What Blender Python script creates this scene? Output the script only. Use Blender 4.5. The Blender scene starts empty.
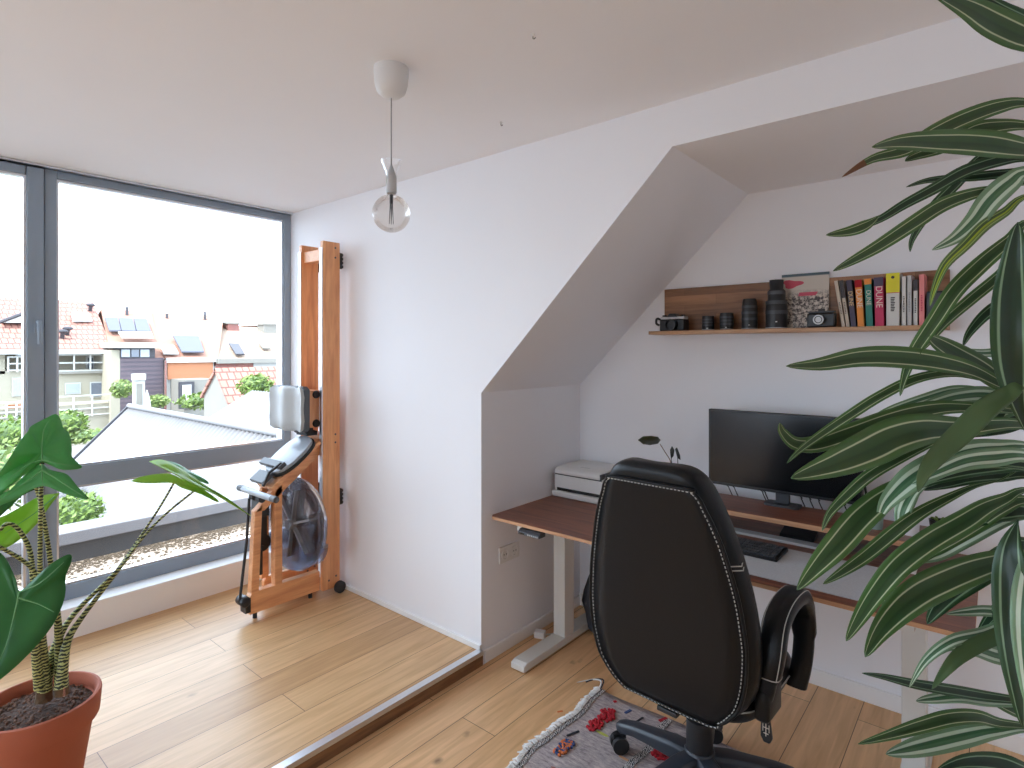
import bpy, bmesh, math, random
from mathutils import Vector, Matrix
random.seed(7)
C = bpy.context.scene.collection
PI = math.pi
# ---------------------------------------------------------------- camera model
FPX = 575.0; TH = math.radians(40.04); YH = 350.0; H = 1.57
RX, RY = math.cos(TH), math.sin(TH); FX, FY = -math.sin(TH), math.cos(TH)
def P(x, y, d):                       # photo pixel at a distance -> point in the room (metres)
    a = (x-512)/FPX
    return Vector(((a*RX+FX)*d, (a*RY+FY)*d, H+(YH-y)/FPX*d))
def onX(x, y, X):
    a = (x-512)/FPX; return P(x, y, X/(a*RX+FX))
def onY(x, y, Y):
    a = (x-512)/FPX; return P(x, y, Y/(a*RY+FY))
def onZ(x, y, z):
    return P(x, y, (z-H)*FPX/(YH-y))

# ---------------------------------------------------------------- materials
MATS = {}
def S(r, g, b):                       # sRGB 0-255 -> linear
    f = lambda c: (c/255/12.92) if c/255 <= .04045 else ((c/255+.055)/1.055)**2.4
    return (f(r), f(g), f(b), 1)
def newmat(name):
    m = bpy.data.materials.new(name); m.use_nodes = True
    nt = m.node_tree; b = nt.nodes['Principled BSDF']
    MATS[name] = m
    return m, nt, b
def N(nt, t, **kw):
    n = nt.nodes.new(t)
    for k, v in kw.items(): setattr(n, k, v)
    return n
def plain(name, col, rough=.5, metal=0, var=.06, scale=8, bump=0, bscale=60, spec=.5, coat=0):
    m, nt, b = newmat(name)
    tc = N(nt, 'ShaderNodeTexCoord'); no = N(nt, 'ShaderNodeTexNoise'); no.inputs['Scale'].default_value = scale
    no.inputs['Detail'].default_value = 4
    nt.links.new(tc.outputs['Object'], no.inputs['Vector'])
    mx = N(nt, 'ShaderNodeMix', data_type='RGBA')
    nt.links.new(no.outputs['Fac'], mx.inputs[0])
    mx.inputs[6].default_value = tuple(c*(1-var) for c in col[:3])+(1,)
    mx.inputs[7].default_value = tuple(min(1, c*(1+var)) for c in col[:3])+(1,)
    nt.links.new(mx.outputs[2], b.inputs['Base Color'])
    b.inputs['Roughness'].default_value = rough; b.inputs['Metallic'].default_value = metal
    b.inputs['Specular IOR Level'].default_value = spec
    b.inputs['Coat Weight'].default_value = coat
    if bump:
        n2 = N(nt, 'ShaderNodeTexNoise'); n2.inputs['Scale'].default_value = bscale; n2.inputs['Detail'].default_value = 3
        nt.links.new(tc.outputs['Object'], n2.inputs['Vector'])
        bp = N(nt, 'ShaderNodeBump'); bp.inputs['Strength'].default_value = bump; bp.inputs['Distance'].default_value = .01
        nt.links.new(n2.outputs['Fac'], bp.inputs['Height']); nt.links.new(bp.outputs['Normal'], b.inputs['Normal'])
    return m
def wood(name, c1, c2, rough=.4, axis=2, scale=1.0, spec=.5):
    m, nt, b = newmat(name)
    tc = N(nt, 'ShaderNodeTexCoord'); mp = N(nt, 'ShaderNodeMapping')
    s = [14*scale]*3; s[axis] = 1.2*scale; mp.inputs['Scale'].default_value = s
    nt.links.new(tc.outputs['Object'], mp.inputs['Vector'])
    n1 = N(nt, 'ShaderNodeTexNoise'); n1.inputs['Scale'].default_value = 1.6; n1.inputs['Detail'].default_value = 6; n1.inputs['Distortion'].default_value = 1.2
    nt.links.new(mp.outputs[0], n1.inputs['Vector'])
    n2 = N(nt, 'ShaderNodeTexNoise'); n2.inputs['Scale'].default_value = 9; n2.inputs['Detail'].default_value = 3
    nt.links.new(mp.outputs[0], n2.inputs['Vector'])
    ad = N(nt, 'ShaderNodeMath', operation='MULTIPLY_ADD'); ad.inputs[1].default_value = .35
    nt.links.new(n2.outputs['Fac'], ad.inputs[0]); nt.links.new(n1.outputs['Fac'], ad.inputs[2])
    cr = N(nt, 'ShaderNodeValToRGB'); cr.color_ramp.elements[0].position = .42; cr.color_ramp.elements[1].position = .88
    cr.color_ramp.elements[0].color = c2; cr.color_ramp.elements[1].color = c1
    nt.links.new(ad.outputs[0], cr.inputs[0]); nt.links.new(cr.outputs[0], b.inputs['Base Color'])
    b.inputs['Roughness'].default_value = rough; b.inputs['Specular IOR Level'].default_value = spec
    return m
def planks(name, c1, c2, dark, seam, length=1.7, row=.185, rough=.35):
    m, nt, b = newmat(name)
    tc = N(nt, 'ShaderNodeTexCoord'); sx = N(nt, 'ShaderNodeSeparateXYZ'); cb = N(nt, 'ShaderNodeCombineXYZ')
    nt.links.new(tc.outputs['Object'], sx.inputs[0])
    nt.links.new(sx.outputs[1], cb.inputs[0]); nt.links.new(sx.outputs[0], cb.inputs[1])
    br = N(nt, 'ShaderNodeTexBrick'); br.offset = .37; br.offset_frequency = 2; br.squash = 1
    br.inputs['Scale'].default_value = 1; br.inputs['Brick Width'].default_value = length; br.inputs['Row Height'].default_value = row
    br.inputs['Mortar Size'].default_value = .0016; br.inputs['Mortar Smooth'].default_value = .3; br.inputs['Bias'].default_value = 0
    br.inputs['Color1'].default_value = c1; br.inputs['Color2'].default_value = c2; br.inputs['Mortar'].default_value = seam
    nt.links.new(cb.outputs[0], br.inputs['Vector'])
    mp = N(nt, 'ShaderNodeMapping'); mp.inputs['Scale'].default_value = (1.3, 16, 1)
    nt.links.new(cb.outputs[0], mp.inputs[0])
    n1 = N(nt, 'ShaderNodeTexNoise'); n1.inputs['Scale'].default_value = 2.2; n1.inputs['Detail'].default_value = 7; n1.inputs['Distortion'].default_value = .8
    nt.links.new(mp.outputs[0], n1.inputs['Vector'])
    cr = N(nt, 'ShaderNodeValToRGB'); cr.color_ramp.elements[0].position = .3; cr.color_ramp.elements[1].position = .72
    cr.color_ramp.elements[0].color = (.74, .66, .58, 1); cr.color_ramp.elements[1].color = (1.08, 1.07, 1.05, 1)
    nt.links.new(n1.outputs['Fac'], cr.inputs[0])
    mx = N(nt, 'ShaderNodeMix', data_type='RGBA', blend_type='MULTIPLY'); mx.inputs[0].default_value = .8
    nt.links.new(br.outputs['Color'], mx.inputs[6]); nt.links.new(cr.outputs[0], mx.inputs[7])
    # knots
    mp2 = N(nt, 'ShaderNodeMapping'); mp2.inputs['Scale'].default_value = (2.0, 3.0, 1)
    nt.links.new(cb.outputs[0], mp2.inputs[0])
    vo = N(nt, 'ShaderNodeTexVoronoi'); vo.inputs['Scale'].default_value = 1.0
    nt.links.new(mp2.outputs[0], vo.inputs['Vector'])
    n3 = N(nt, 'ShaderNodeTexNoise'); n3.inputs['Scale'].default_value = 20
    nt.links.new(cb.outputs[0], n3.inputs['Vector'])
    ad = N(nt, 'ShaderNodeMath', operation='MULTIPLY_ADD'); ad.inputs[1].default_value = .1
    nt.links.new(n3.outputs['Fac'], ad.inputs[0]); nt.links.new(vo.outputs['Distance'], ad.inputs[2])
    cr2 = N(nt, 'ShaderNodeValToRGB'); cr2.color_ramp.elements[0].position = .055; cr2.color_ramp.elements[1].position = .115
    cr2.color_ramp.elements[0].color = (1, 1, 1, 1); cr2.color_ramp.elements[1].color = (0, 0, 0, 1)
    nt.links.new(ad.outputs[0], cr2.inputs[0])
    mx2 = N(nt, 'ShaderNodeMix', data_type='RGBA'); mx2.inputs[7].default_value = dark
    nt.links.new(cr2.outputs[0], mx2.inputs[0]); nt.links.new(mx.outputs[2], mx2.inputs[6])
    nt.links.new(mx2.outputs[2], b.inputs['Base Color'])
    b.inputs['Roughness'].default_value = rough
    bp = N(nt, 'ShaderNodeBump'); bp.inputs['Strength'].default_value = .25; bp.inputs['Distance'].default_value = .002; bp.invert = True
    nt.links.new(br.outputs['Fac'], bp.inputs['Height']); nt.links.new(bp.outputs['Normal'], b.inputs['Normal'])
    return m
def glass(name, tint=(1, 1, 1, 1), refl=.5, rough=0, gcol=(1, 1, 1, 1)):
    m, nt, b = newmat(name); nt.nodes.remove(b)
    tr = N(nt, 'ShaderNodeBsdfTransparent'); tr.inputs[0].default_value = tint
    gl = N(nt, 'ShaderNodeBsdfGlossy'); gl.inputs['Roughness'].default_value = rough; gl.inputs['Color'].default_value = gcol
    lw = N(nt, 'ShaderNodeLayerWeight'); lw.inputs['Blend'].default_value = .25
    mu = N(nt, 'ShaderNodeMath', operation='MULTIPLY'); mu.inputs[1].default_value = refl
    nt.links.new(lw.outputs['Fresnel'], mu.inputs[0])
    mx = N(nt, 'ShaderNodeMixShader'); nt.links.new(mu.outputs[0], mx.inputs[0])
    nt.links.new(tr.outputs[0], mx.inputs[1]); nt.links.new(gl.outputs[0], mx.inputs[2])
    nt.links.new(mx.outputs[0], nt.nodes['Material Output'].inputs[0])
    return m
def striped_leaf(name, green, green2, cream, edge, w=.1):
    """cream lines run along the blade (u across the blade, v along it)"""
    m, nt, b = newmat(name)
    uv = N(nt, 'ShaderNodeUVMap'); sx = N(nt, 'ShaderNodeSeparateXYZ'); nt.links.new(uv.outputs[0], sx.inputs[0])
    mp = N(nt, 'ShaderNodeMapping'); mp.inputs['Scale'].default_value = (9, 1.2, 1); nt.links.new(uv.outputs[0], mp.inputs[0])
    tc = N(nt, 'ShaderNodeTexCoord')
    no = N(nt, 'ShaderNodeTexNoise'); no.inputs['Scale'].default_value = 7
    nt.links.new(tc.outputs['Object'], no.inputs['Vector'])
    ad = N(nt, 'ShaderNodeMath', operation='MULTIPLY_ADD'); ad.inputs[1].default_value = .10
    nt.links.new(no.outputs['Fac'], ad.inputs[0]); nt.links.new(sx.outputs[0], ad.inputs[2])
    cr = N(nt, 'ShaderNodeValToRGB'); el = cr.color_ramp.elements
    el[0].position = 0; el[0].color = edge; el[1].position = 1; el[1].color = edge
    for p, c in ((.20, edge), (.225, cream), (.225+w, cream), (.25+w, green), (.5, green2), (.56, green), (.80-w, green), (.825-w, cream), (.825, cream), (.85, edge)):
        e = el.new(p); e.color = c
    nt.links.new(ad.outputs[0], cr.inputs[0])
    n2 = N(nt, 'ShaderNodeTexNoise'); n2.inputs['Scale'].default_value = 5; n2.inputs['Detail'].default_value = 4
    nt.links.new(mp.outputs[0], n2.inputs['Vector'])
    mx = N(nt, 'ShaderNodeMix', data_type='RGBA', blend_type='MULTIPLY'); mx.inputs[0].default_value = .5
    cr3 = N(nt, 'ShaderNodeValToRGB'); cr3.color_ramp.elements[0].color = (.55, .6, .5, 1); cr3.color_ramp.elements[1].color = (1.2, 1.2, 1.1, 1)
    nt.links.new(n2.outputs['Fac'], cr3.inputs[0])
    nt.links.new(cr.outputs[0], mx.inputs[6]); nt.links.new(cr3.outputs[0], mx.inputs[7])
    nt.links.new(mx.outputs[2], b.inputs['Base Color'])
    b.inputs['Roughness'].default_value = .38
    return m
def veined(name, c, c2, rough=.35):
    m, nt, b = newmat(name)
    tc = N(nt, 'ShaderNodeTexCoord'); no = N(nt, 'ShaderNodeTexNoise'); no.inputs['Scale'].default_value = 9; no.inputs['Detail'].default_value = 3
    nt.links.new(tc.outputs['Object'], no.inputs['Vector'])
    mx = N(nt, 'ShaderNodeMix', data_type='RGBA'); mx.inputs[6].default_value = c; mx.inputs[7].default_value = c2
    nt.links.new(no.outputs['Fac'], mx.inputs[0]); nt.links.new(mx.outputs[2], b.inputs['Base Color'])
    b.inputs['Roughness'].default_value = rough
    tl = N(nt, 'ShaderNodeBsdfTranslucent'); nt.links.new(mx.outputs[2], tl.inputs[0])
    ms = N(nt, 'ShaderNodeMixShader'); ms.inputs[0].default_value = .42
    nt.links.new(b.outputs[0], ms.inputs[1]); nt.links.new(tl.outputs[0], ms.inputs[2])
    nt.links.new(ms.outputs[0], nt.nodes['Material Output'].inputs[0])
    return m
def banded(name, ca, cb_, scale=45, dist=3.0, axis='Z', rough=.5, thr=.5):
    m, nt, b = newmat(name)
    tc = N(nt, 'ShaderNodeTexCoord'); wv = N(nt, 'ShaderNodeTexWave', wave_type='BANDS', bands_direction=axis)
    wv.inputs['Scale'].default_value = scale; wv.inputs['Distortion'].default_value = dist; wv.inputs['Detail'].default_value = 2; wv.inputs['Detail Scale'].default_value = 2
    nt.links.new(tc.outputs['Object'], wv.inputs['Vector'])
    cr = N(nt, 'ShaderNodeValToRGB'); cr.color_ramp.elements[0].position = thr-.08; cr.color_ramp.elements[1].position = thr+.08
    cr.color_ramp.elements[0].color = ca; cr.color_ramp.elements[1].color = cb_
    nt.links.new(wv.outputs['Fac'], cr.inputs[0]); nt.links.new(cr.outputs[0], b.inputs['Base Color'])
    b.inputs['Roughness'].default_value = rough
    return m
def bricktex(name, c1, c2, mortar, w, h, ms=.01, rough=.8, swap='YZ', bump=.3):
    m, nt, b = newmat(name)
    tc = N(nt, 'ShaderNodeTexCoord'); sx = N(nt, 'ShaderNodeSeparateXYZ'); cb = N(nt, 'ShaderNodeCombineXYZ')
    nt.links.new(tc.outputs['Object'], sx.inputs[0]); ix = {'X': 0, 'Y': 1, 'Z': 2}
    nt.links.new(sx.outputs[ix[swap[0]]], cb.inputs[0]); nt.links.new(sx.outputs[ix[swap[1]]], cb.inputs[1])
    br = N(nt, 'ShaderNodeTexBrick'); br.inputs['Scale'].default_value = 1
    br.inputs['Brick Width'].default_value = w; br.inputs['Row Height'].default_value = h; br.inputs['Mortar Size'].default_value = ms
    br.inputs['Color1'].default_value = c1; br.inputs['Color2'].default_value = c2; br.inputs['Mortar'].default_value = mortar
    nt.links.new(cb.outputs[0], br.inputs['Vector']); nt.links.new(br.outputs['Color'], b.inputs['Base Color'])
    b.inputs['Roughness'].default_value = rough
    return m

M = {}
M['wall'] = plain('wall_paint', (.865, .872, .905, 1), .85, var=.012, scale=3, spec=.2)
M['ceil'] = plain('ceiling_paint', (.885, .89, .92, 1), .9, var=.012, scale=3, spec=.2)
M['trim'] = plain('white_trim', (.87, .87, .87, 1), .45, var=.015)
M['floorA'] = planks('oak_floor_raised', S(220, 182, 136), S(190, 150, 106), S(134, 98, 66), S(120, 84, 52), rough=.36)
M['floorB'] = planks('oak_floor_lower', S(246, 208, 162), S(226, 182, 134), S(112, 76, 48), S(104, 70, 42), rough=.36)
M['riser'] = wood('step_riser_wood', S(150, 110, 76), S(96, 66, 46), .6, axis=1)
M['alu'] = plain('brushed_aluminium', (.72, .74, .78, 1), .32, 1, var=.05, scale=20)
M['frame'] = plain('window_frame_grey', S(140, 154, 168), .45, var=.03)  # frames are darker; lens veil is lightened into this grey
M['gasket'] = plain('window_gasket', S(36, 40, 46), .6)
M['glass'] = glass('window_glass', (.97, .985, .985, 1), .45)
M['bulb'] = glass('smoked_bulb_glass', (.90, .87, .84, 1), .5, .02)
M['clear'] = glass('clear_glass', (.985, .985, .985, 1), .35)
M['tank'] = glass('tank_polycarbonate', (.80, .79, .82, 1), .8, .06)
M['water'] = glass('tank_water', (.80, .86, .93, 1), .6, .03)
M['plastic_w'] = plain('white_plastic', (.74, .74, .735, 1), .4, var=.02)
M['plastic_g'] = plain('light_grey_plastic', (.55, .56, .57, 1), .35, var=.03)
M['footgrey'] = plain('footboard_grey', (.34, .37, .41, 1), .3, var=.04)
M['seatgrey'] = plain('seat_grey', (.42, .42, .41, 1), .42, var=.08)
M['grey'] = plain('mid_grey_plastic', (.30, .31, .33, 1), .4)
M['dgrey'] = plain('dark_grey_plastic', (.06, .065, .075, 1), .45)
M['black'] = plain('black_plastic', (.014, .014, .016, 1), .4)
M['rubber'] = plain('black_rubber', (.02, .02, .022, 1), .7)
M['leather'] = plain('black_leather', (.006, .0065, .0075, 1), .34, var=.15, scale=5, bump=.1, bscale=220, spec=.27)
M['leather2'] = plain('black_leather_trim', (.006, .0065, .0075, 1), .34, var=.15, scale=5, bump=.1, bscale=220, spec=.27)
M['stitch'] = plain('grey_stitching', (.50, .50, .48, 1), .7)
M['base_pl'] = plain('chair_base_nylon', (.035, .042, .055, 1), .35)
M['screen'] = plain('monitor_screen', (.008, .009, .011, 1), .18, spec=.5)
M['steel_w'] = plain('white_powder_steel', (.70, .70, .67, 1), .45, var=.02)
M['walnut'] = wood('walnut', S(146, 88, 62), S(92, 50, 36), .38, axis=0)
M['walnut_edge'] = wood('walnut_edge', S(206, 160, 122), S(170, 120, 86), .45, axis=0)
M['rower'] = wood('rower_cherry', S(244, 180, 126), S(206, 136, 90), .38, axis=2, scale=.9)
M['rower_y'] = wood('rower_cherry_beam', S(244, 180, 126), S(206, 136, 90), .38, axis=1, scale=.9)
M['shelf'] = wood('shelf_oak', S(200, 156, 116), S(150, 108, 74), .45, axis=0)
m = wood('shelf_back_oak', S(166, 122, 88), S(112, 78, 54), .5, axis=0); M['shelfb'] = m
nt = m.node_tree; b = nt.nodes['Principled BSDF']           # glued staves of different tone
tc = N(nt, 'ShaderNodeTexCoord'); sx = N(nt, 'ShaderNodeSeparateXYZ'); cb = N(nt, 'ShaderNodeCombineXYZ')
nt.links.new(tc.outputs['Object'], sx.inputs[0]); nt.links.new(sx.outputs[0], cb.inputs[0]); nt.links.new(sx.outputs[2], cb.inputs[1])
br = N(nt, 'ShaderNodeTexBrick'); br.inputs['Scale'].default_value = 1; br.inputs['Brick Width'].default_value = .34; br.inputs['Row Height'].default_value = .052
br.inputs['Mortar Size'].default_value = .0006; br.inputs['Color1'].default_value = (1.15, 1.1, 1.05, 1); br.inputs['Color2'].default_value = (.62, .58, .55, 1); br.inputs['Mortar'].default_value = (.5, .45, .4, 1)
nt.links.new(cb.outputs[0], br.inputs['Vector'])
src = b.inputs['Base Color'].links[0].from_socket
mx = N(nt, 'ShaderNodeMix', data_type='RGBA', blend_type='MULTIPLY'); mx.inputs[0].default_value = 1
nt.links.new(src, mx.inputs[6]); nt.links.new(br.outputs['Color'], mx.inputs[7]); nt.links.new(mx.outputs[2], b.inputs['Base Color'])
M['felt'] = plain('grey_felt', (.50, .51, .53, 1), .95, var=.18, scale=160, spec=.1)
M['bag'] = plain('dark_bag_fabric', (.05, .055, .07, 1), .9, var=.2, scale=60, bump=.3)
M['terra'] = plain('terracotta', S(172, 94, 68), .75, var=.12, scale=7, bump=.1)
M['soil'] = plain('potting_soil', S(74, 54, 44), .95, var=.6, scale=70, bump=1, bscale=90)
M['soilbit'] = plain('bark_chips', S(98, 72, 58), .95, var=.4, scale=40)
M['zebra'] = banded('zebra_stem', S(176, 182, 118), S(34, 44, 26), 30, 5, 'Z', .5, .45)
M['trunk'] = plain('alocasia_corm', S(98, 76, 52), .9, var=.4, scale=40, bump=.6)
M['alo1'] = veined('alocasia_blade', S(80, 158, 92), S(108, 184, 108))
M['alo2'] = veined('alocasia_young_blade', S(140, 190, 66), S(170, 210, 96))
M['alo3'] = veined('alocasia_dark_blade', S(48, 108, 58), S(74, 146, 78))
M['vein'] = plain('leaf_vein', S(104, 164, 104), .5)
M['drac'] = striped_leaf('dracaena_leaf', S(54, 84, 46), S(44, 70, 40), S(196, 204, 172), S(70, 106, 54), .02)
M['dracw'] = striped_leaf('dracaena_pale_leaf', S(70, 112, 80), S(90, 128, 96), S(206, 222, 206), S(120, 152, 120), .13)
M['dracd'] = striped_leaf('dracaena_dark_leaf', S(24, 54, 32), S(22, 48, 28), S(128, 158, 128), S(38, 74, 40), .04)
M['dracy'] = striped_leaf('dracaena_yellowing_leaf', S(66, 92, 52), S(170, 190, 40), S(160, 184, 110), S(88, 116, 70), .05)
M['drac0'] = plain('dracaena_plain_leaf', S(74, 98, 60), .42, var=.15)
M['dry'] = plain('dry_leaf_tip', S(110, 74, 52), .8)
M['cane'] = plain('dracaena_cane', S(128, 104, 78), .85, var=.3, scale=30, bump=.5)
M['planter'] = plain('grey_ceramic', S(150, 150, 148), .5)
M['cactus'] = plain('cactus_green', S(62, 96, 58), .7, var=.3, scale=60)
M['sucl'] = plain('succulent_green', S(50, 78, 48), .6, var=.3, scale=40)
M['mint'] = plain('mint_ceramic', S(140, 164, 156), .45)
M['leafdk'] = plain('small_dark_leaf', S(58, 66, 34), .45, var=.35, scale=30)
M['leafbk'] = plain('small_black_leaf', S(26, 30, 26), .45)
M['pagew'] = plain('paper', (.72, .70, .65, 1), .8)
def wmat(name, rgb, rough=.55, var=.05): M[name] = plain(name, S(*rgb), rough, var=var)
# rug
m, nt, b = newmat('rug_weave'); M['rug'] = m
tc = N(nt, 'ShaderNodeTexCoord'); mp = N(nt, 'ShaderNodeMapping'); mp.inputs['Scale'].default_value = (22, 80, 1); nt.links.new(tc.outputs['Object'], mp.inputs[0])
n1 = N(nt, 'ShaderNodeTexNoise'); n1.inputs['Scale'].default_value = 1; n1.inputs['Detail'].default_value = 6; n1.inputs['Roughness'].default_value = .8; nt.links.new(mp.outputs[0], n1.inputs['Vector'])
cr = N(nt, 'ShaderNodeValToRGB'); el = cr.color_ramp.elements
el[0].position = .32; el[0].color = S(96, 88, 92); el[1].position = .68; el[1].color = S(224, 214, 208)
for p, c in ((.44, S(164, 154, 156)), (.56, S(190, 180, 178))): e = el.new(p); e.color = c
nt.links.new(n1.outputs['Fac'], cr.inputs[0])
mp2 = N(nt, 'ShaderNodeMapping'); mp2.inputs['Scale'].default_value = (9, 34, 1); nt.links.new(tc.outputs['Object'], mp2.inputs[0])
v = N(nt, 'ShaderNodeTexVoronoi'); v.inputs['Scale'].default_value = 1; nt.links.new(mp2.outputs[0], v.inputs['Vector'])
hs = N(nt, 'ShaderNodeHueSaturation'); hs.inputs['Saturation'].default_value = .8; hs.inputs['Value'].default_value = .7; nt.links.new(v.outputs['Color'], hs.inputs['Color'])
lt = N(nt, 'ShaderNodeMath', operation='LESS_THAN'); lt.inputs[1].default_value = .13
s2 = N(nt, 'ShaderNodeSeparateColor'); nt.links.new(v.outputs['Color'], s2.inputs[0]); nt.links.new(s2.outputs[2], lt.inputs[0])
l2 = N(nt, 'ShaderNodeMath', operation='LESS_THAN'); l2.inputs[1].default_value = .26; nt.links.new(v.outputs['Distance'], l2.inputs[0])
mu = N(nt, 'ShaderNodeMath', operation='MULTIPLY'); nt.links.new(lt.outputs[0], mu.inputs[0]); nt.links.new(l2.outputs[0], mu.inputs[1])
mx = N(nt, 'ShaderNodeMix', data_type='RGBA'); nt.links.new(mu.outputs[0], mx.inputs[0]); nt.links.new(cr.outputs[0], mx.inputs[6]); nt.links.new(hs.outputs[0], mx.inputs[7])
nt.links.new(mx.outputs[2], b.inputs['Base Color']); b.inputs['Roughness'].default_value = .95; b.inputs['Specular IOR Level'].default_value = .1
bp = N(nt, 'ShaderNodeBump'); bp.inputs['Strength'].default_value = .6; bp.inputs['Distance'].default_value = .004
nt.links.new(n1.outputs['Fac'], bp.inputs['Height']); nt.links.new(bp.outputs['Normal'], b.inputs['Normal'])
M['band'] = banded('rug_zigzag_band', S(36, 36, 44), S(206, 202, 200), 60, 8, 'DIAGONAL', .95)
wmat('tuft_red', (176, 34, 46), .95, .3); wmat('tuft_blue', (62, 82, 128), .95, .3); wmat('tuft_orange', (214, 120, 70), .95, .3)
wmat('fringe', (226, 224, 220), .95, .1); wmat('yarn_dark', (40, 42, 50), .95)
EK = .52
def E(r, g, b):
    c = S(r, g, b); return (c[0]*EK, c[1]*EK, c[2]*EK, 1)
# outside
M['tile'] = bricktex('clay_roof_tiles', E(206, 146, 126), E(190, 130, 112), E(126, 82, 72), .3, .32, .03, .8, 'YZ')
M['tile2'] = plain('old_clay_roof', E(186, 134, 112), .85, var=.12, scale=1.2)
M['tile3'] = plain('pale_clay_roof', E(184, 158, 136), .85, var=.1, scale=1.2)
M['render'] = plain('cream_render', E(196, 188, 166), .85, var=.06, scale=1)
M['white_o'] = plain('white_render', E(222, 222, 216), .8, var=.04, scale=1)
M['grey_o'] = plain('grey_render', E(160, 156, 146), .85, var=.08, scale=1.5)
M['orange'] = plain('orange_render', E(214, 142, 100), .85, var=.06, scale=1)
M['clad'] = banded('dark_wood_cladding', E(120, 104, 110), E(98, 88, 96), 1.1, .3, 'Z', .8)
M['brick'] = bricktex('red_brick', E(176, 104, 96), E(158, 88, 82), E(170, 140, 130), .3, .1, .015, .9)
M['pane_o'] = plain('dark_house_pane', E(120, 128, 142), .12, spec=.8)
M['pane_b'] = plain('pale_house_pane', E(196, 204, 214), .15, spec=.8)
M['solar'] = plain('solar_panel', E(120, 122, 134), .7, var=.1, spec=.15)
M['dark_o'] = plain('dark_metal', E(72, 70, 76), .6)
M['concrete'] = plain('concrete_coping', S(112, 110, 112), .8, var=.1, scale=6)
M['concrete_d'] = plain('dark_parapet', E(104, 100, 98), .85, var=.2, scale=4)
M['corr'] = plain('corrugated_sheet', S(110, 109, 110), .8, var=.14, scale=1.2)
M['roofing'] = plain('pale_roofing', S(138, 124, 110), .9, var=.1, scale=2.5)
M['gravel'] = plain('gravel_stones', S(84, 72, 58), .95, var=.5, scale=30)
M['road'] = plain('pale_paving', E(170, 166, 164), .9, var=.08, scale=.4)
M['bush'] = plain('bush_leaves', E(128, 156, 66), .6, var=.35, scale=4)
M['bush2'] = plain('bush_pale_leaves', E(150, 172, 92), .6, var=.35, scale=4)
M['bushd'] = plain('bush_dark_leaves', E(96, 124, 58), .6, var=.35, scale=4)

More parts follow.
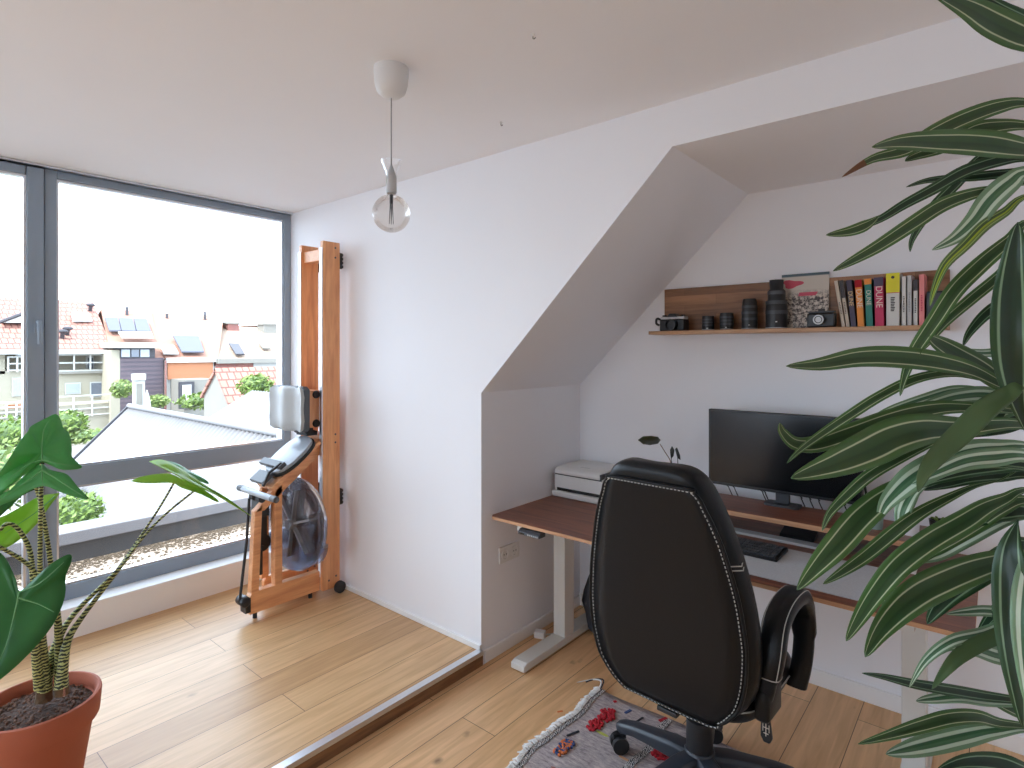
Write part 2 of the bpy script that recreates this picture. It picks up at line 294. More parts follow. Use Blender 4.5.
# ---------------------------------------------------------------- mesh builder
class MB:
    def __init__(s): s.v = []; s.f = []; s.uv = {}; s.mi = []; s.cur = 0
    def add(s, vs, fs):
        o = len(s.v); s.v += [Vector(p) for p in vs]
        for f in fs: s.f.append(tuple(i+o for i in f)); s.mi.append(s.cur)
        return s
    def box(s, x0, x1, y0, y1, z0, z1):
        vs = [(x, y, z) for z in (z0, z1) for y in (y0, y1) for x in (x0, x1)]
        return s.add(vs, [(0, 2, 3, 1), (4, 5, 7, 6), (0, 1, 5, 4), (2, 6, 7, 3), (0, 4, 6, 2), (1, 3, 7, 5)])
    def obox(s, c, ax, ay, az):            # centre + three half-axis vectors
        c = Vector(c); ax = Vector(ax); ay = Vector(ay); az = Vector(az)
        vs = [c+ax*i+ay*j+az*k for k in (-1, 1) for j in (-1, 1) for i in (-1, 1)]
        return s.add(vs, [(0, 2, 3, 1), (4, 5, 7, 6), (0, 1, 5, 4), (2, 6, 7, 3), (0, 4, 6, 2), (1, 3, 7, 5)])
    def prism(s, poly, axis, a, b):        # polygon in the other two axes, extruded from a to b
        n = len(poly)
        def mk(p, t):
            return {'X': (t, p[0], p[1]), 'Y': (p[0], t, p[1]), 'Z': (p[0], p[1], t)}[axis]
        vs = [mk(p, a) for p in poly]+[mk(p, b) for p in poly]
        fs = [tuple(range(n)), tuple(range(2*n-1, n-1, -1))]+[(i, i+n, (i+1) % n+n, (i+1) % n) for i in range(n)]
        return s.add(vs, fs)
    def slab(s, quad, t):                  # a quad (4 points) given thickness t along its back normal
        q = [Vector(p) for p in quad]; n = (q[1]-q[0]).cross(q[-1]-q[0]).normalized()*t
        k = len(q)
        return s.add(q+[p-n for p in q], [tuple(range(k)), tuple(range(2*k-1, k-1, -1))]+[(i, i+k, (i+1) % k+k, (i+1) % k) for i in range(k)])
    def tube(s, pts, r, n=10, cap=True):
        pts = [Vector(p) for p in pts]
        rs = r if isinstance(r, (list, tuple)) else [r]*len(pts)
        vs = []; ref = None
        for i, p in enumerate(pts):
            t = (pts[min(i+1, len(pts)-1)]-pts[max(i-1, 0)]).normalized()
            if ref is None:
                ref = t.orthogonal().normalized()
            ref = (ref-t*ref.dot(t)).normalized(); q = t.cross(ref)
            for k in range(n):
                a = 2*PI*k/n; vs.append(p+(ref*math.cos(a)+q*math.sin(a))*rs[i])
        fs = [(i*n+k, i*n+(k+1) % n, (i+1)*n+(k+1) % n, (i+1)*n+k) for i in range(len(pts)-1) for k in range(n)]
        if cap: fs += [tuple(range(n-1, -1, -1)), tuple(range((len(pts)-1)*n, len(pts)*n))]
        return s.add(vs, fs)
    def lathe(s, prof, c=(0, 0, 0), axis=(0, 0, 1), n=28):
        ax = Vector(axis).normalized(); u = ax.orthogonal().normalized(); w = ax.cross(u); c = Vector(c)
        vs = []
        for (r, h) in prof:
            for k in range(n):
                a = 2*PI*k/n; vs.append(c+ax*h+(u*math.cos(a)+w*math.sin(a))*max(r, 1e-5))
        fs = [(i*n+k, i*n+(k+1) % n, (i+1)*n+(k+1) % n, (i+1)*n+k) for i in range(len(prof)-1) for k in range(n)]
        if prof[0][0] > 1e-4: fs.append(tuple(range(n-1, -1, -1)))
        if prof[-1][0] > 1e-4: fs.append(tuple(range((len(prof)-1)*n, len(prof)*n)))
        return s.add(vs, fs)
    def ball(s, c, r, n=12, m=8):
        rx, ry, rz = r if isinstance(r, (tuple, list)) else (r, r, r); c = Vector(c)
        vs = []; fs = []
        for i in range(m+1):
            ph = PI*i/m
            for k in range(n):
                a = 2*PI*k/n; vs.append(c+Vector((rx*math.sin(ph)*math.cos(a), ry*math.sin(ph)*math.sin(a), rz*math.cos(ph))))
        for i in range(m):
            for k in range(n): fs.append((i*n+k, (i+1)*n+k, (i+1)*n+(k+1) % n, i*n+(k+1) % n))
        return s.add(vs, fs)
    def loft(s, rings):
        n = len(rings[0]); vs = [p for r in rings for p in r]
        fs = [(i*n+k, i*n+(k+1) % n, (i+1)*n+(k+1) % n, (i+1)*n+k) for i in range(len(rings)-1) for k in range(n)]
        fs += [tuple(range(n-1, -1, -1)), tuple(range((len(rings)-1)*n, len(rings)*n))]
        return s.add(vs, fs)
    def build(s, name, mat, parent=None, smooth=False, bevel=0, world=True, sub=0, solid=0):
        me = bpy.data.meshes.new(name)
        org = Vector((0, 0, 0))
        if parent is None:
            lo = Vector([min(p[i] for p in s.v) for i in range(3)]); hi = Vector([max(p[i] for p in s.v) for i in range(3)])
            org = Vector(((lo.x+hi.x)/2, (lo.y+hi.y)/2, lo.z))
        elif world:
            q = parent
            while q: org = org+q.location; q = q.parent
        me.from_pydata([p-org for p in s.v], [], s.f)
        for mm in (mat if isinstance(mat, (list, tuple)) else [mat]): me.materials.append(M[mm] if isinstance(mm, str) else mm)
        for i, p in enumerate(me.polygons): p.material_index = s.mi[i]; p.use_smooth = smooth
        if s.uv:
            ul = me.uv_layers.new(name='UVMap')
            for p in me.polygons:
                for li in p.loop_indices: ul.data[li].uv = s.uv.get(me.loops[li].vertex_index, (0, 0))
        bm = bmesh.new(); bm.from_mesh(me)
        if not s.uv: bmesh.ops.recalc_face_normals(bm, faces=bm.faces)
        if bevel: 
            bmesh.ops.bevel(bm, geom=[e for e in bm.edges if len(e.link_faces) == 2 and e.calc_face_angle() > .5], offset=bevel, segments=2, affect='EDGES', profile=.5, clamp_overlap=True)
        bm.to_mesh(me); bm.free()
        o = bpy.data.objects.new(name, me); C.objects.link(o)
        o.parent = parent
        if parent is None: o.location = org
        if sub:
            md = o.modifiers.new('s', 'SUBSURF'); md.levels = sub; md.render_levels = sub
        if solid:
            md = o.modifiers.new('t', 'SOLIDIFY'); md.thickness = solid; md.offset = 0
        if smooth and not sub:
            try: me.set_sharp_from_angle(angle=math.radians(50))
            except Exception: pass
        return o
def tag(o, label, cat, group=None, kind=None):
    o['label'] = label; o['category'] = cat
    if group: o['group'] = group
    if kind: o['kind'] = kind
    return o
def thing(name, label, cat, loc=(0, 0, 0), rz=0, group=None):
    o = bpy.data.objects.new(name, None); C.objects.link(o); o.empty_display_size = .1
    o.location = loc; o.rotation_euler = (0, 0, rz)
    return tag(o, label, cat, group)
def struct(o, label=None):
    o['kind'] = 'structure'
    if label: o['label'] = label
    return o
def dup(root, loc, label):
    r = root.copy(); C.objects.link(r); r.location = loc; r['label'] = label
    for ch in list(root.children):
        c = ch.copy(); C.objects.link(c); c.parent = r
        for g in ch.children:
            d = g.copy(); C.objects.link(d); d.parent = c
    return r
def B(x0, x1, y0, y1, z0, z1): return MB().box(x0, x1, y0, y1, z0, z1)
def smooth_path(pts, k=4):
    pts = [Vector(p) for p in pts]; out = []
    for i in range(len(pts)-1):
        p0 = pts[max(i-1, 0)]; p1 = pts[i]; p2 = pts[i+1]; p3 = pts[min(i+2, len(pts)-1)]
        for j in range(k):
            t = j/k
            out.append(.5*((2*p1)+(p2-p0)*t+(2*p0-5*p1+4*p2-p3)*t*t+(-p0+3*p1-3*p2+p3)*t**3))
    out.append(pts[-1]); return out
def text_mesh(txt, size, name, mat, parent, mtx):
    cu = bpy.data.curves.new(name, 'FONT'); cu.body = txt; cu.size = size; cu.extrude = .0003; cu.align_x = 'CENTER'; cu.align_y = 'CENTER'
    ob = bpy.data.objects.new(name, cu); C.objects.link(ob)
    dg = bpy.context.evaluated_depsgraph_get(); dg.update()
    me = bpy.data.meshes.new_from_object(ob.evaluated_get(dg)); bpy.data.objects.remove(ob)
    me.transform(mtx); me.materials.clear(); me.materials.append(M[mat])
    o = bpy.data.objects.new(name, me); C.objects.link(o); o.parent = parent
    return o

# ================================================================ ROOM SHELL
XW = -3.8; YM = 2.10; YB = 2.99; XA = -1.965; ZC = 2.53; ZR = .07; XS = -1.955; XE = 1.7; YE = -2.9
struct(B(XS, XE+.1, YE-.1, YB+.1, -.15, 0).build('floor', 'floorB'), 'lower oak plank floor')
struct(B(XW-.1, XS-.012, YE-.1, YM+.05, -.15, ZR).build('floor_raised', 'floorA'), 'raised pale oak plank floor by the window')
struct(MB().box(XS-.012, XS+.002, YE, YM, -.02, ZR-.022).box(XS-.012, XS-.004, YE, YM, ZR-.03, ZR-.002).build('trim_1', 'riser'), 'brown wooden riser of the floor step')
struct(MB().box(XS-.03, XS+.006, YE, YM, ZR-.004, ZR+.004).box(XS-.002, XS+.006, YE, YM, ZR-.018, ZR).build('trim_2', 'alu', bevel=.001), 'aluminium nosing along the floor step')
struct(B(XW-.2, XE+.1, YE-.1, YB+.2, ZC, ZC+.15).build('ceiling', 'ceil'))
# the main wall with the dormer recess cut out of it
struct(MB().prism([(XW-.2, -.15), (XA, -.15), (XA, 1.356), (-.955, 2.357), (XE, 2.357), (XE, ZC+.02), (XW-.2, ZC+.02)], 'Y', YM, YB+.1).build('wall_back', 'wall'), 'white main wall with sloped recess')
struct(B(XA-.05, XE+.1, YB, YB+.12, -.15, 2.4).build('wall_alcove', 'wall'), 'white rear wall of the desk recess')
struct(B(XE, XE+.12, YE-.1, YB+.1, -.15, ZC+.02).build('wall_right', 'wall'))
wx0, wx1, wz0, wz1 = -2.8, -1.2, .8, 2.3
struct(MB().box(XW-.2, wx0, YE-.12, YE, -.15, ZC+.02).box(wx1, XE+.1, YE-.12, YE, -.15, ZC+.02).box(wx0, wx1, YE-.12, YE, -.15, wz0).box(wx0, wx1, YE-.12, YE, wz1, ZC+.02).build('wall_front', 'wall'))
w = struct(MB().box(wx0, wx0+.06, YE-.1, YE-.03, wz0, wz1).box(wx1-.06, wx1, YE-.1, YE-.03, wz0, wz1).box(wx0+.06, wx1-.06, YE-.1, YE-.03, wz0, wz0+.06).box(wx0+.06, wx1-.06, YE-.1, YE-.03, wz1-.06, wz1).build('window_3', 'frame'))  # unseen rear window, added to brighten the room
B(wx0+.05, wx1-.05, YE-.07, YE-.06, wz0+.05, wz1-.05).build('pane', 'glass', w)
# window wall
YD0 = -.36
struct(MB().box(XW-.2, XW-.0, YE-.1, -2.45, -.15, ZC+.02).box(XW-.2, XW, -2.45, YM, 2.52, ZC+.02).box(XW-.2, XW-.02, -2.45, YM, -.3, .2).build('wall_left', 'wall'), 'white wall around the big window')
struct(MB().box(XW-.02, -3.67, -2.45, YM, ZR-.02, .232).build('trim_3', 'trim', bevel=.004), 'low white plinth under the window')
struct(MB().box(XW-.06, XW+.035, -2.45, YM, 2.518, 2.528).build('trim_4', 'alu'), 'pale strip between window and ceiling')
def window(n, y0, y1, label, mid=True, mull=None, z0=.225, z1=2.518):
    fw = .052
    mb = MB().box(XW-.07, XW, y0, y0+fw, z0, z1).box(XW-.07, XW, y1-fw, y1, z0, z1)
    mb.box(XW-.07, XW, y0+fw, y1-fw, z0, z0+.085).box(XW-.07, XW, y0+fw, y1-fw, z1-.042, z1)
    if mid: mb.box(XW-.07, XW, y0+fw, y1-fw, .835, .94)
    o = struct(mb.build('window_%d' % n, 'frame', bevel=.003), label)
    gb = MB()
    zs = [(z0+.085, .835), (.94, z1-.042)] if mid else [(z0+.085, z1-.042)]
    for a, c in zs:
        t = .011; yy0, yy1 = y0+fw, y1-fw
        gb.box(XW-.05, XW-.012, yy0, yy0+t, a, c).box(XW-.05, XW-.012, yy1-t, yy1, a, c).box(XW-.05, XW-.012, yy0+t, yy1-t, a, a+t).box(XW-.05, XW-.012, yy0+t, yy1-t, c-t, c)
    gb.build('glazing_bead', 'alu', o)
    for a, c in zs: B(XW-.036, XW-.026, y0+fw-.004, y1-fw+.004, a-.004, c+.004).build('pane', 'glass', o)
    return o
window(1, .728, YM, 'grey framed fixed window with low rail beside rowing machine')
window(2, -2.45, YD0, 'grey framed fixed window added out of view for more daylight')  # out of view, added so the window wall lets in more light
# tilt and turn door
mb = MB(); y0, y1, z0, z1 = YD0, .728, .225, 2.518
mb.box(XW-.11, XW-.062, y0, y0+.035, z0, z1).box(XW-.11, XW-.062, y1-.03, y1, z0, z1).box(XW-.11, XW-.062, y0+.035, y1-.03, z1-.03, z1).box(XW-.11, XW-.062, y0+.035, y1-.03, z0, z0+.03)
d = struct(mb.build('door_1', 'frame', bevel=.002), 'grey framed glass balcony door')
a0, a1, c0, c1 = y0+.02, y1-.004, z0+.02, z1-.006
mb = MB().box(XW-.06, XW+.014, a0, a0+.075, c0, c1).box(XW-.06, XW+.014, a1-.07, a1, c0, c1).box(XW-.06, XW+.014, a0+.075, a1-.075, c0, c0+.085).box(XW-.06, XW+.014, a0+.075, a1-.075, c1-.045, c1)
lf = mb.build('leaf', 'frame', d, bevel=.004)
gb = MB(); t = .012; e0, e1, g0, g1 = a0+.075, a1-.07, c0+.085, c1-.045
gb.box(XW-.04, XW+.002, e0, e0+t, g0, g1).box(XW-.04, XW+.002, e1-t, e1, g0, g1).box(XW-.04, XW+.002, e0+t, e1-t, g0, g0+t).box(XW-.04, XW+.002, e0+t, e1-t, g1-t, g1)
gb.build('glazing_bead', 'alu', lf)
B(XW-.03, XW-.02, e0-.003, e1+.003, g0-.003, g1+.003).build('pane', 'glass', lf)
hy = .697
mb = MB().box(XW+.014, XW+.022, hy-.014, hy+.014, 1.66, 1.735)
mb.tube([(XW+.02, hy, 1.715), (XW+.055, hy, 1.715), (XW+.06, hy+.0, 1.70), (XW+.06, hy, 1.60)], [.009, .009, .0095, .008], 10)
mb.build('door_handle', 'frame', d, smooth=True)
# baseboards
struct(MB().box(-3.67, XA, YM-.012, YM+.01, ZR, ZR+.028).build('baseboard_back', 'trim', bevel=.003))
struct(B(XA-.01, XA+.012, YM+.02, YB, 0, .062).build('baseboard_alcove_left', 'trim', bevel=.003))
struct(B(XA, XE, YB-.014, YB+.01, 0, .072).build('baseboard_alcove', 'trim', bevel=.003))

# ================================================================ PENDANT LAMP
lx, ly = -1.576, 1.236
L = thing('pendant_lamp', 'bare smoked globe bulb pendant hanging from white ceiling canopy', 'lamp', (lx, ly, ZC))
MB().lathe([(.058, 0), (.059, -.02), (.056, -.055), (.048, -.082), (.03, -.097), (.006, -.102)], (lx, ly, ZC)).build('canopy', 'plastic_w', L, smooth=True)
MB().tube([(lx, ly, ZC-.1), (lx, ly, 2.195)], .0022, 8).build('cord', 'grey', L, smooth=True)
MB().lathe([(.036, 2.215), (.034, 2.205), (.02, 2.17), (.0185, 2.155), (.017, 2.155), (.0185, 2.17), (.0325, 2.205), (.036, 2.215)], (lx, ly, 0)).build('glass_cup', 'clear', L, smooth=True)
MB().lathe([(.004, 2.198), (.009, 2.185), (.016, 2.165), (.018, 2.16), (.018, 2.108), (.0165, 2.104)], (lx, ly, 0)).build('socket', 'plastic_g', L, smooth=True)
prof = [(.0135, 2.105), (.015, 2.094)]
cz, R = 2.035, .064
for i in range(2, 19):
    a = PI*i/18*.97+.05
    prof.append((R*math.sin(min(a, PI)), cz+R*math.cos(min(a, PI))))
prof.append((0, cz-R))
bl = MB().lathe(prof, (lx, ly, 0), n=36).build('bulb', 'bulb', L, smooth=True)
mb = MB().tube([(lx, ly, 2.1), (lx, ly, 2.07)], .006, 8)
for k in range(6):
    a = k*PI/3; mb.tube([(lx+.004*math.cos(a), ly+.004*math.sin(a), 2.07), (lx+.008*math.cos(a+.4), ly+.008*math.sin(a+.4), 2.0)], .0011, 5)
mb.build('filament', 'dgrey', bl)
for (px, py, lab) in ((533, 34, 'tiny hook in the ceiling farther from pendant lamp, near top edge'), (501, 122, 'tiny hook in the ceiling nearest the main wall')):
    p = onZ(px, py, ZC)
    t = thing('ceiling_hook', lab, 'hook', p, group='small ceiling hooks')
    MB().lathe([(.006, 0), (.005, -.006), (.002, -.008)], p, n=12).build('plug', 'plastic_w', t, smooth=True)
    MB().tube([p+Vector((0, 0, -.006)), p+Vector((0, 0, -.014)), p+Vector((.006, -.002, -.018)), p+Vector((.01, 0, -.014))], .0014, 6).build('wire', 'dgrey', t)

# ================================================================ ROWING MACHINE
rw = thing('rowing_machine', 'wooden water rowing machine stored upright against wall by window', 'rowing machine', (-3.24, 1.8, ZR))
xr0, xr1 = -3.152, -3.12
xl0, xl1 = -3.395, -3.363
yr0, yr1 = 1.932, 2.05
for (a, c) in ((xr0, xr1), (xl0, xl1)):
    r = B(a, c, yr0, yr1, ZR+.035, 2.235).build('rail', 'rower', rw, bevel=.004)
    B(a+.004, c-.004, yr0-.007, yr0+.002, ZR+.3, 2.19).build('track', 'alu', r)
    mb = MB()
    for zz in (2.20, 2.14, 1.05, 1.0, .16, .175):
        yy = yr0+.085 if zz > .3 else yr0+(.04 if zz < .17 else .09)
        for xx in (a, c): MB().lathe([(.006, -.002), (.006, .002)], (xx, yy, zz), (1, 0, 0), 10).build('bolt', 'dgrey', r)
    for zz in (2.09, .62):
        mb = MB().box((a+c)/2-.012, (a+c)/2+.012, yr1, yr1+.006, zz-.014, zz+.086)
        for k in range(4): mb.lathe([(.012, -.013), (.014, 0), (.012, .013)], ((a+c)/2, yr1+.014, zz+k*.024), (1, 0, 0), 12)
        mb.build('bumper', 'rubber', r)
B(xl1, xr0, yr0+.012, yr0+.075, 2.12, 2.19).build('spacer', 'rower_y', rw, bevel=.003)
B(xl1, xr0, yr0+.012, yr0+.09, .98, 1.05).build('spacer', 'rower_y', rw, bevel=.003)
for xx in (xr1+.018, xl0-.018):
    MB().lathe([(.03, -.014), (.036, -.010), (.036, .010), (.03, .014)], (xx, yr1-.012, ZR+.036), (1, 0, 0), 20).build('wheel', 'rubber', rw, smooth=True)
# side frames
for (a, c, f) in ((-3.20, -3.152, 0), (-3.34, -3.31, 1)):
    mb = MB()
    ys = 1.66 if f else 1.50
    mb.prism([(ys, .105), (1.93, .105), (1.93, .222), (ys+.015, .225), (ys, .20)], 'X', a, c)
    if not f: mb.prism([(1.508, .22), (1.552, .22), (1.572, .70), (1.53, .67)], 'X', a, c)
    mb.prism([(1.645, .22), (1.69, .22), (1.69, .80), (1.645, .76)], 'X', a, c)
    mb.prism([(1.53, .665), (1.585, .665), (1.94, .94), (1.94, 1.03), (1.90, 1.03)] if not f else [(1.66, .78), (1.68, .74), (1.94, .94), (1.94, 1.03), (1.90, 1.03)], 'X', a, c)
    mb.build('side_frame', 'rower_y', rw, bevel=.003)
    for yy in ((1.72 if f else 1.54), 1.88): MB().lathe([(.012, 0), (.012, .04)], ((a+c)/2, yy, ZR), (0, 0, 1), 12).build('foot', 'rubber', rw)
# tank
tc_ = (-3.22, 1.735, .53)
ring = [(.0, .00), (.17, .0), (.235, .012), (.262, .035), (.272, .07), (.272, .075), (.262, .115), (.235, .145), (.17, .158), (0, .158)]
tk = MB().lathe(ring, tc_, (0, 1, 0), 48).build('water_tank', 'tank', rw, smooth=True)
MB().lathe([(.27, .066), (.28, .066), (.28, .08), (.27, .08), (.27, .066)], tc_, (0, 1, 0), 48).build('tank_rim', 'tank', tk, smooth=True)
mb = MB()
for k in range(3):
    a = k*PI/3+.3; dv = Vector((math.cos(a), 0, math.sin(a)))
    mb.obox(Vector(tc_)+Vector((0, .079, 0)), dv*.21, (0, .035, 0), dv.cross(Vector((0, 1, 0)))*.006)
mb.lathe([(.03, .02), (.03, .14)], tc_, (0, 1, 0), 16)
mb.build('paddle', 'plastic_g', tk)
pl = []
for k in range(25):
    a = PI+PI*k/24; pl.append((tc_[0]+.25*math.cos(a), tc_[2]-.09+.17*math.sin(a)))
MB().prism(pl, 'Y', tc_[1]+.02, tc_[1]+.138).build('water', 'water', tk)
# pulley, strap and handle
mb = MB().tube([(-3.24, 1.60, .70), (-3.24, 1.60, .28)], [.016, .016], 8).box(-3.265, -3.215, 1.57, 1.63, .50, .66)
mb.lathe([(.05, -.012), (.05, .012)], (-3.24, 1.61, .46), (1, 0, 0), 20).tube([(-3.27, 1.6, .44), (-3.20, 1.6, .44)], .012, 8)
mb.build('pulley', 'black', rw)
MB().box(-3.296, -3.186, 1.575, 1.63, .62, .73).build('pulley_cover', 'black', rw, bevel=.006)
MB().tube([(-3.19, 1.515, .74), (-3.185, 1.497, .5), (-3.17, 1.452, .19)], .008, 6).build('strap', 'rubber', rw)
MB().lathe([(.022, -.04), (.028, -.034), (.028, .034), (.022, .04)], (-3.18, 1.476, .185), (1, 0, 0), 18).box(-3.21, -3.15, 1.475, 1.505, .12, .2).build('roller', 'black', rw, smooth=True)
hd = MB().lathe([(.014, -.21), (.017, -.2), (.017, .2), (.014, .21)], (-3.13, 1.53, .775), (1, .0, 0), 16).build('handle', 'footgrey', rw, smooth=True)
MB().lathe([(.0175, .165), (.0175, .213), (.012, .216)], (-3.13, 1.53, .775), (1, 0, 0), 16).build('end_cap', 'dgrey', hd, smooth=True)
MB().lathe([(.0175, -.165), (.0175, -.213)], (-3.13, 1.53, .775), (1, 0, 0), 16).build('end_cap', 'dgrey', hd, smooth=True)
for xx in (-3.2, -3.12): MB().lathe([(.02, -.02), (.02, .02)], (xx, 1.545, .745), (1, 0, 0), 14).build('handle_rest', 'rubber', rw)
# foot board on the slanted beam
up = Vector((0, .79, .61)).normalized(); nrm = Vector((0, -.61, .79)).normalized(); sd = Vector((1, 0, 0))
fc = Vector((-3.20, 1.765, .945))
def oval(c, a, bb, th, n=32, pw=2.6):
    rg = []
    for t_ in (0, 1):
        rg.append([c+sd*a*math.copysign(abs(math.cos(2*PI*k/n))**(2/pw), math.cos(2*PI*k/n))+up*bb*math.copysign(abs(math.sin(2*PI*k/n))**(2/pw), math.sin(2*PI*k/n))+nrm*th*t_ for k in range(n)])
    return rg
fb = MB().loft(oval(fc, .125, .145, .02)).build('footboard', 'footgrey', rw, smooth=True, bevel=.004)
MB().loft(oval(fc-nrm*.016, .132, .152, .016)).build('footboard_pad', 'rubber', fb)
mb = MB().obox(fc-up*.10-sd*.02+nrm*.034, sd*.12, up*.022, nrm*.012).obox(fc-up*.19-sd*.03+nrm*.012, sd*.075, up*.04, nrm*.012)
mb.build('foot_strap', 'dgrey', fb, bevel=.004)
mb = MB().tube([fc-up*.09+nrm*.045+sd*.08, fc-up*.17+nrm*.05+sd*.07, fc-up*.24+nrm*.01+sd*.06], .009, 6)
mb.build('buckle', 'black', fb)
MB().obox(fc-up*.03-nrm*.035, sd*.085, up*.19, nrm*.012).build('stretcher', 'rower_y', rw, bevel=.003)
mb = MB()
for xx in (-3.29, -3.19): mb.lathe([(.028, -.018), (.028, .018)], (xx, 1.87, 1.085), (1, 0, 0), 16)
mb.box(-3.3, -3.18, 1.86, 1.93, 1.05, 1.075).build('bracket', 'rubber', rw)
# seat
st = MB()
pts = []
for k in range(21):
    u = k/20*2-1
    pts.append((-3.285+u*.188, 1.775-.018*math.cos(u*PI*1.5)*(1-abs(u)*.4)))
rows = []
for z, g in ((1.085, .8), (1.10, .95), (1.15, 1), (1.22, .97), (1.29, 1), (1.335, .95), (1.35, .8)):
    rows.append([Vector((-3.285+(x+3.285)*g, y+(0 if .9 < g else .012), z)) for x, y in pts]+[Vector((-3.285+(x+3.285)*g, 1.818, z)) for x, y in reversed(pts)])
seat = st.loft(rows).build('seat', 'seatgrey', rw, smooth=True)
rows = [[Vector((-3.285+s_*.19*g, y, z)) for s_, y in ((-1, 1.795), (1, 1.795), (1, 1.832), (-1, 1.832))] for z, g in ((1.082, .85), (1.10, 1), (1.335, 1), (1.353, .85))]
MB().loft(rows).build('seat_shell', 'dgrey', seat, bevel=.006)
cgr = B(xl1+.004, xr0-.004, 1.832, 1.93, 1.10, 1.325).build('seat_carriage', 'rower', rw, bevel=.003)
for zz in (1.125, 1.30):
    for xx in (xr0-.002, xl1+.002):
        MB().lathe([(.02, -.012), (.024, 0), (.02, .012)], (xx, yr0-.026, zz), (1, 0, 0), 16).build('seat_wheel', 'rubber', cgr, smooth=True)

# ================================================================ STANDING DESK
ZD = .738
dk = thing('standing_desk', 'walnut topped standing desk on white T legs in recess', 'desk', (-1, 2.56, 0))
dx0, dx1, dy0, dy1 = -1.945, -.045, 2.14, 2.975
def rr(x0, x1, y0, y1, r, n=6):
    out = []
    for cx, cy, a0 in ((x1-r, y1-r, 0), (x0+r, y1-r, PI/2), (x0+r, y0+r, PI), (x1-r, y0+r, 1.5*PI)):
        for k in range(n+1):
            a = a0+PI/2*k/n; out.append((cx+r*math.cos(a), cy+r*math.sin(a)))
    return out
top = rr(dx0, dx1, dy0, dy1, .03); ins = rr(dx0+.045, dx1-.045, dy0+.045, dy1-.03, .03)
mb = MB()
mb.loft([[Vector((x, y, ZD-.032)) for x, y in ins], [Vector((x, y, ZD-.009)) for x, y in top], [Vector((x, y, ZD-.009)) for x, y in top]])
tp = MB().loft([[Vector((x, y, ZD-.0015)) for x, y in top], [Vector((x, y, ZD)) for x, y in top]]).build('tabletop', 'walnut', dk)
MB().loft([[Vector((x, y, ZD-.034)) for x, y in ins], [Vector((x, y, ZD-.016)) for x, y in top], [Vector((x, y, ZD-.0016)) for x, y in top]]).build('bevelled_edge', 'walnut_edge', tp)
for xc in (-1.785, -.225):
    lg = B(xc-.0365, xc+.0365, 2.515, 2.605, .035, ZD-.06).build('leg', 'steel_w', dk, bevel=.003)
    B(xc-.042, xc+.042, 2.512, 2.608, .62, ZD-.05).build('sleeve', 'steel_w', lg, bevel=.003)
    mb = MB().prism([(2.165, .006), (2.93, .006), (2.93, .038), (2.90, .044), (2.19, .044), (2.165, .034)], 'X', xc-.042, xc+.042)
    mb.build('foot', 'steel_w', dk, bevel=.003)
    for yy in (2.2, 2.89): MB().lathe([(.016, 0), (.016, .008)], (xc, yy, 0), (0, 0, 1), 14).build('glide', 'rubber', dk)
    B(xc-.03, xc+.03, 2.2, 2.93, ZD-.062, ZD-.033).build('side_bracket', 'steel_w', dk)
for yy in (2.53, 2.60): B(-1.76, -.25, yy, yy+.03, ZD-.075, ZD-.034).build('crossbar', 'steel_w', dk)
cp = MB().prism([(2.15, ZD-.058), (2.20, ZD-.058), (2.20, ZD-.033), (2.165, ZD-.033), (2.15, ZD-.045)], 'X', -1.77, -1.64).build('control_panel', 'dgrey', dk, bevel=.002)
for k in range(6): B(-1.71+k*.011, -1.704+k*.011, 2.1478, 2.1504, ZD-.055, ZD-.049).build('button', 'plastic_g', cp)
B(-1.76, -1.73, 2.1478, 2.1504, ZD-.056, ZD-.048).build('display', 'screen', cp)

# ---------------------------------------------------------------- desk shelf and what stands on the desk
ds = thing('desk_shelf', 'walnut monitor shelf raised above the back of the desk', 'shelf', (-.72, 2.72, ZD))
ZS = .856
B(-1.33, -.115, 2.585, 2.865, ZS-.018, ZS).build('board', 'walnut', ds, bevel=.001)
B(-1.33, -.115, 2.578, 2.586, ZS-.02, ZS).build('front_edge', 'walnut_edge', ds, bevel=.001)
for x in (-1.28, -.255): B(x, x+.03, 2.592, 2.86, ZD, ZS-.018).build('support', 'steel_w', ds)
mt = tag(B(-1.25, -.335, 2.195, 2.572, ZD, ZD+.005).build('desk_mat', 'felt', bevel=.002), 'large pale grey felt mat on the desk under the keyboard', 'desk mat')
tag(B(-1.2, -.47, 2.645, 2.70, ZD, ZD+.012).build('slim_pad', 'plastic_g', bevel=.003), 'slim pale strip lying on the desk under the monitor shelf', 'pad')
db = thing('desk_device', 'small black wedge shaped device under the monitor shelf', 'device', (-.66, 2.775, ZD))
MB().prism([(2.735, ZD), (2.82, ZD), (2.82, ZD+.03), (2.745, ZD+.012)], 'X', -.74, -.60).build('case', 'black', db, bevel=.003)
B(-.72, -.62, 2.83-.012, 2.83, ZD+.005, ZD+.02).build('port_strip', 'dgrey', db)
kb = thing('keyboard', 'black keyboard on the grey desk mat', 'keyboard', (-.87, 2.45, ZD+.005))
MB().prism([(2.375, ZD+.005), (2.535, ZD+.005), (2.535, ZD+.022), (2.375, ZD+.014)], 'X', -1.10, -.65).build('case', 'black', kb, bevel=.003)
mb = MB()
for r in range(5):
    for k in range(21):
        if r == 0 and 4 < k < 10: continue
        x = -1.09+k*.0205; y = 2.388+r*.028; z = ZD+.0145+(y-2.375)*.05
        mb.box(x, x+.0175, y, y+.0235, z, z+.006)
mb.box(-1.09+5*.0205, -1.09+9.8*.0205, 2.388, 2.4115, ZD+.0145, ZD+.0205)
o = mb.build('keys', 'dgrey', kb); 
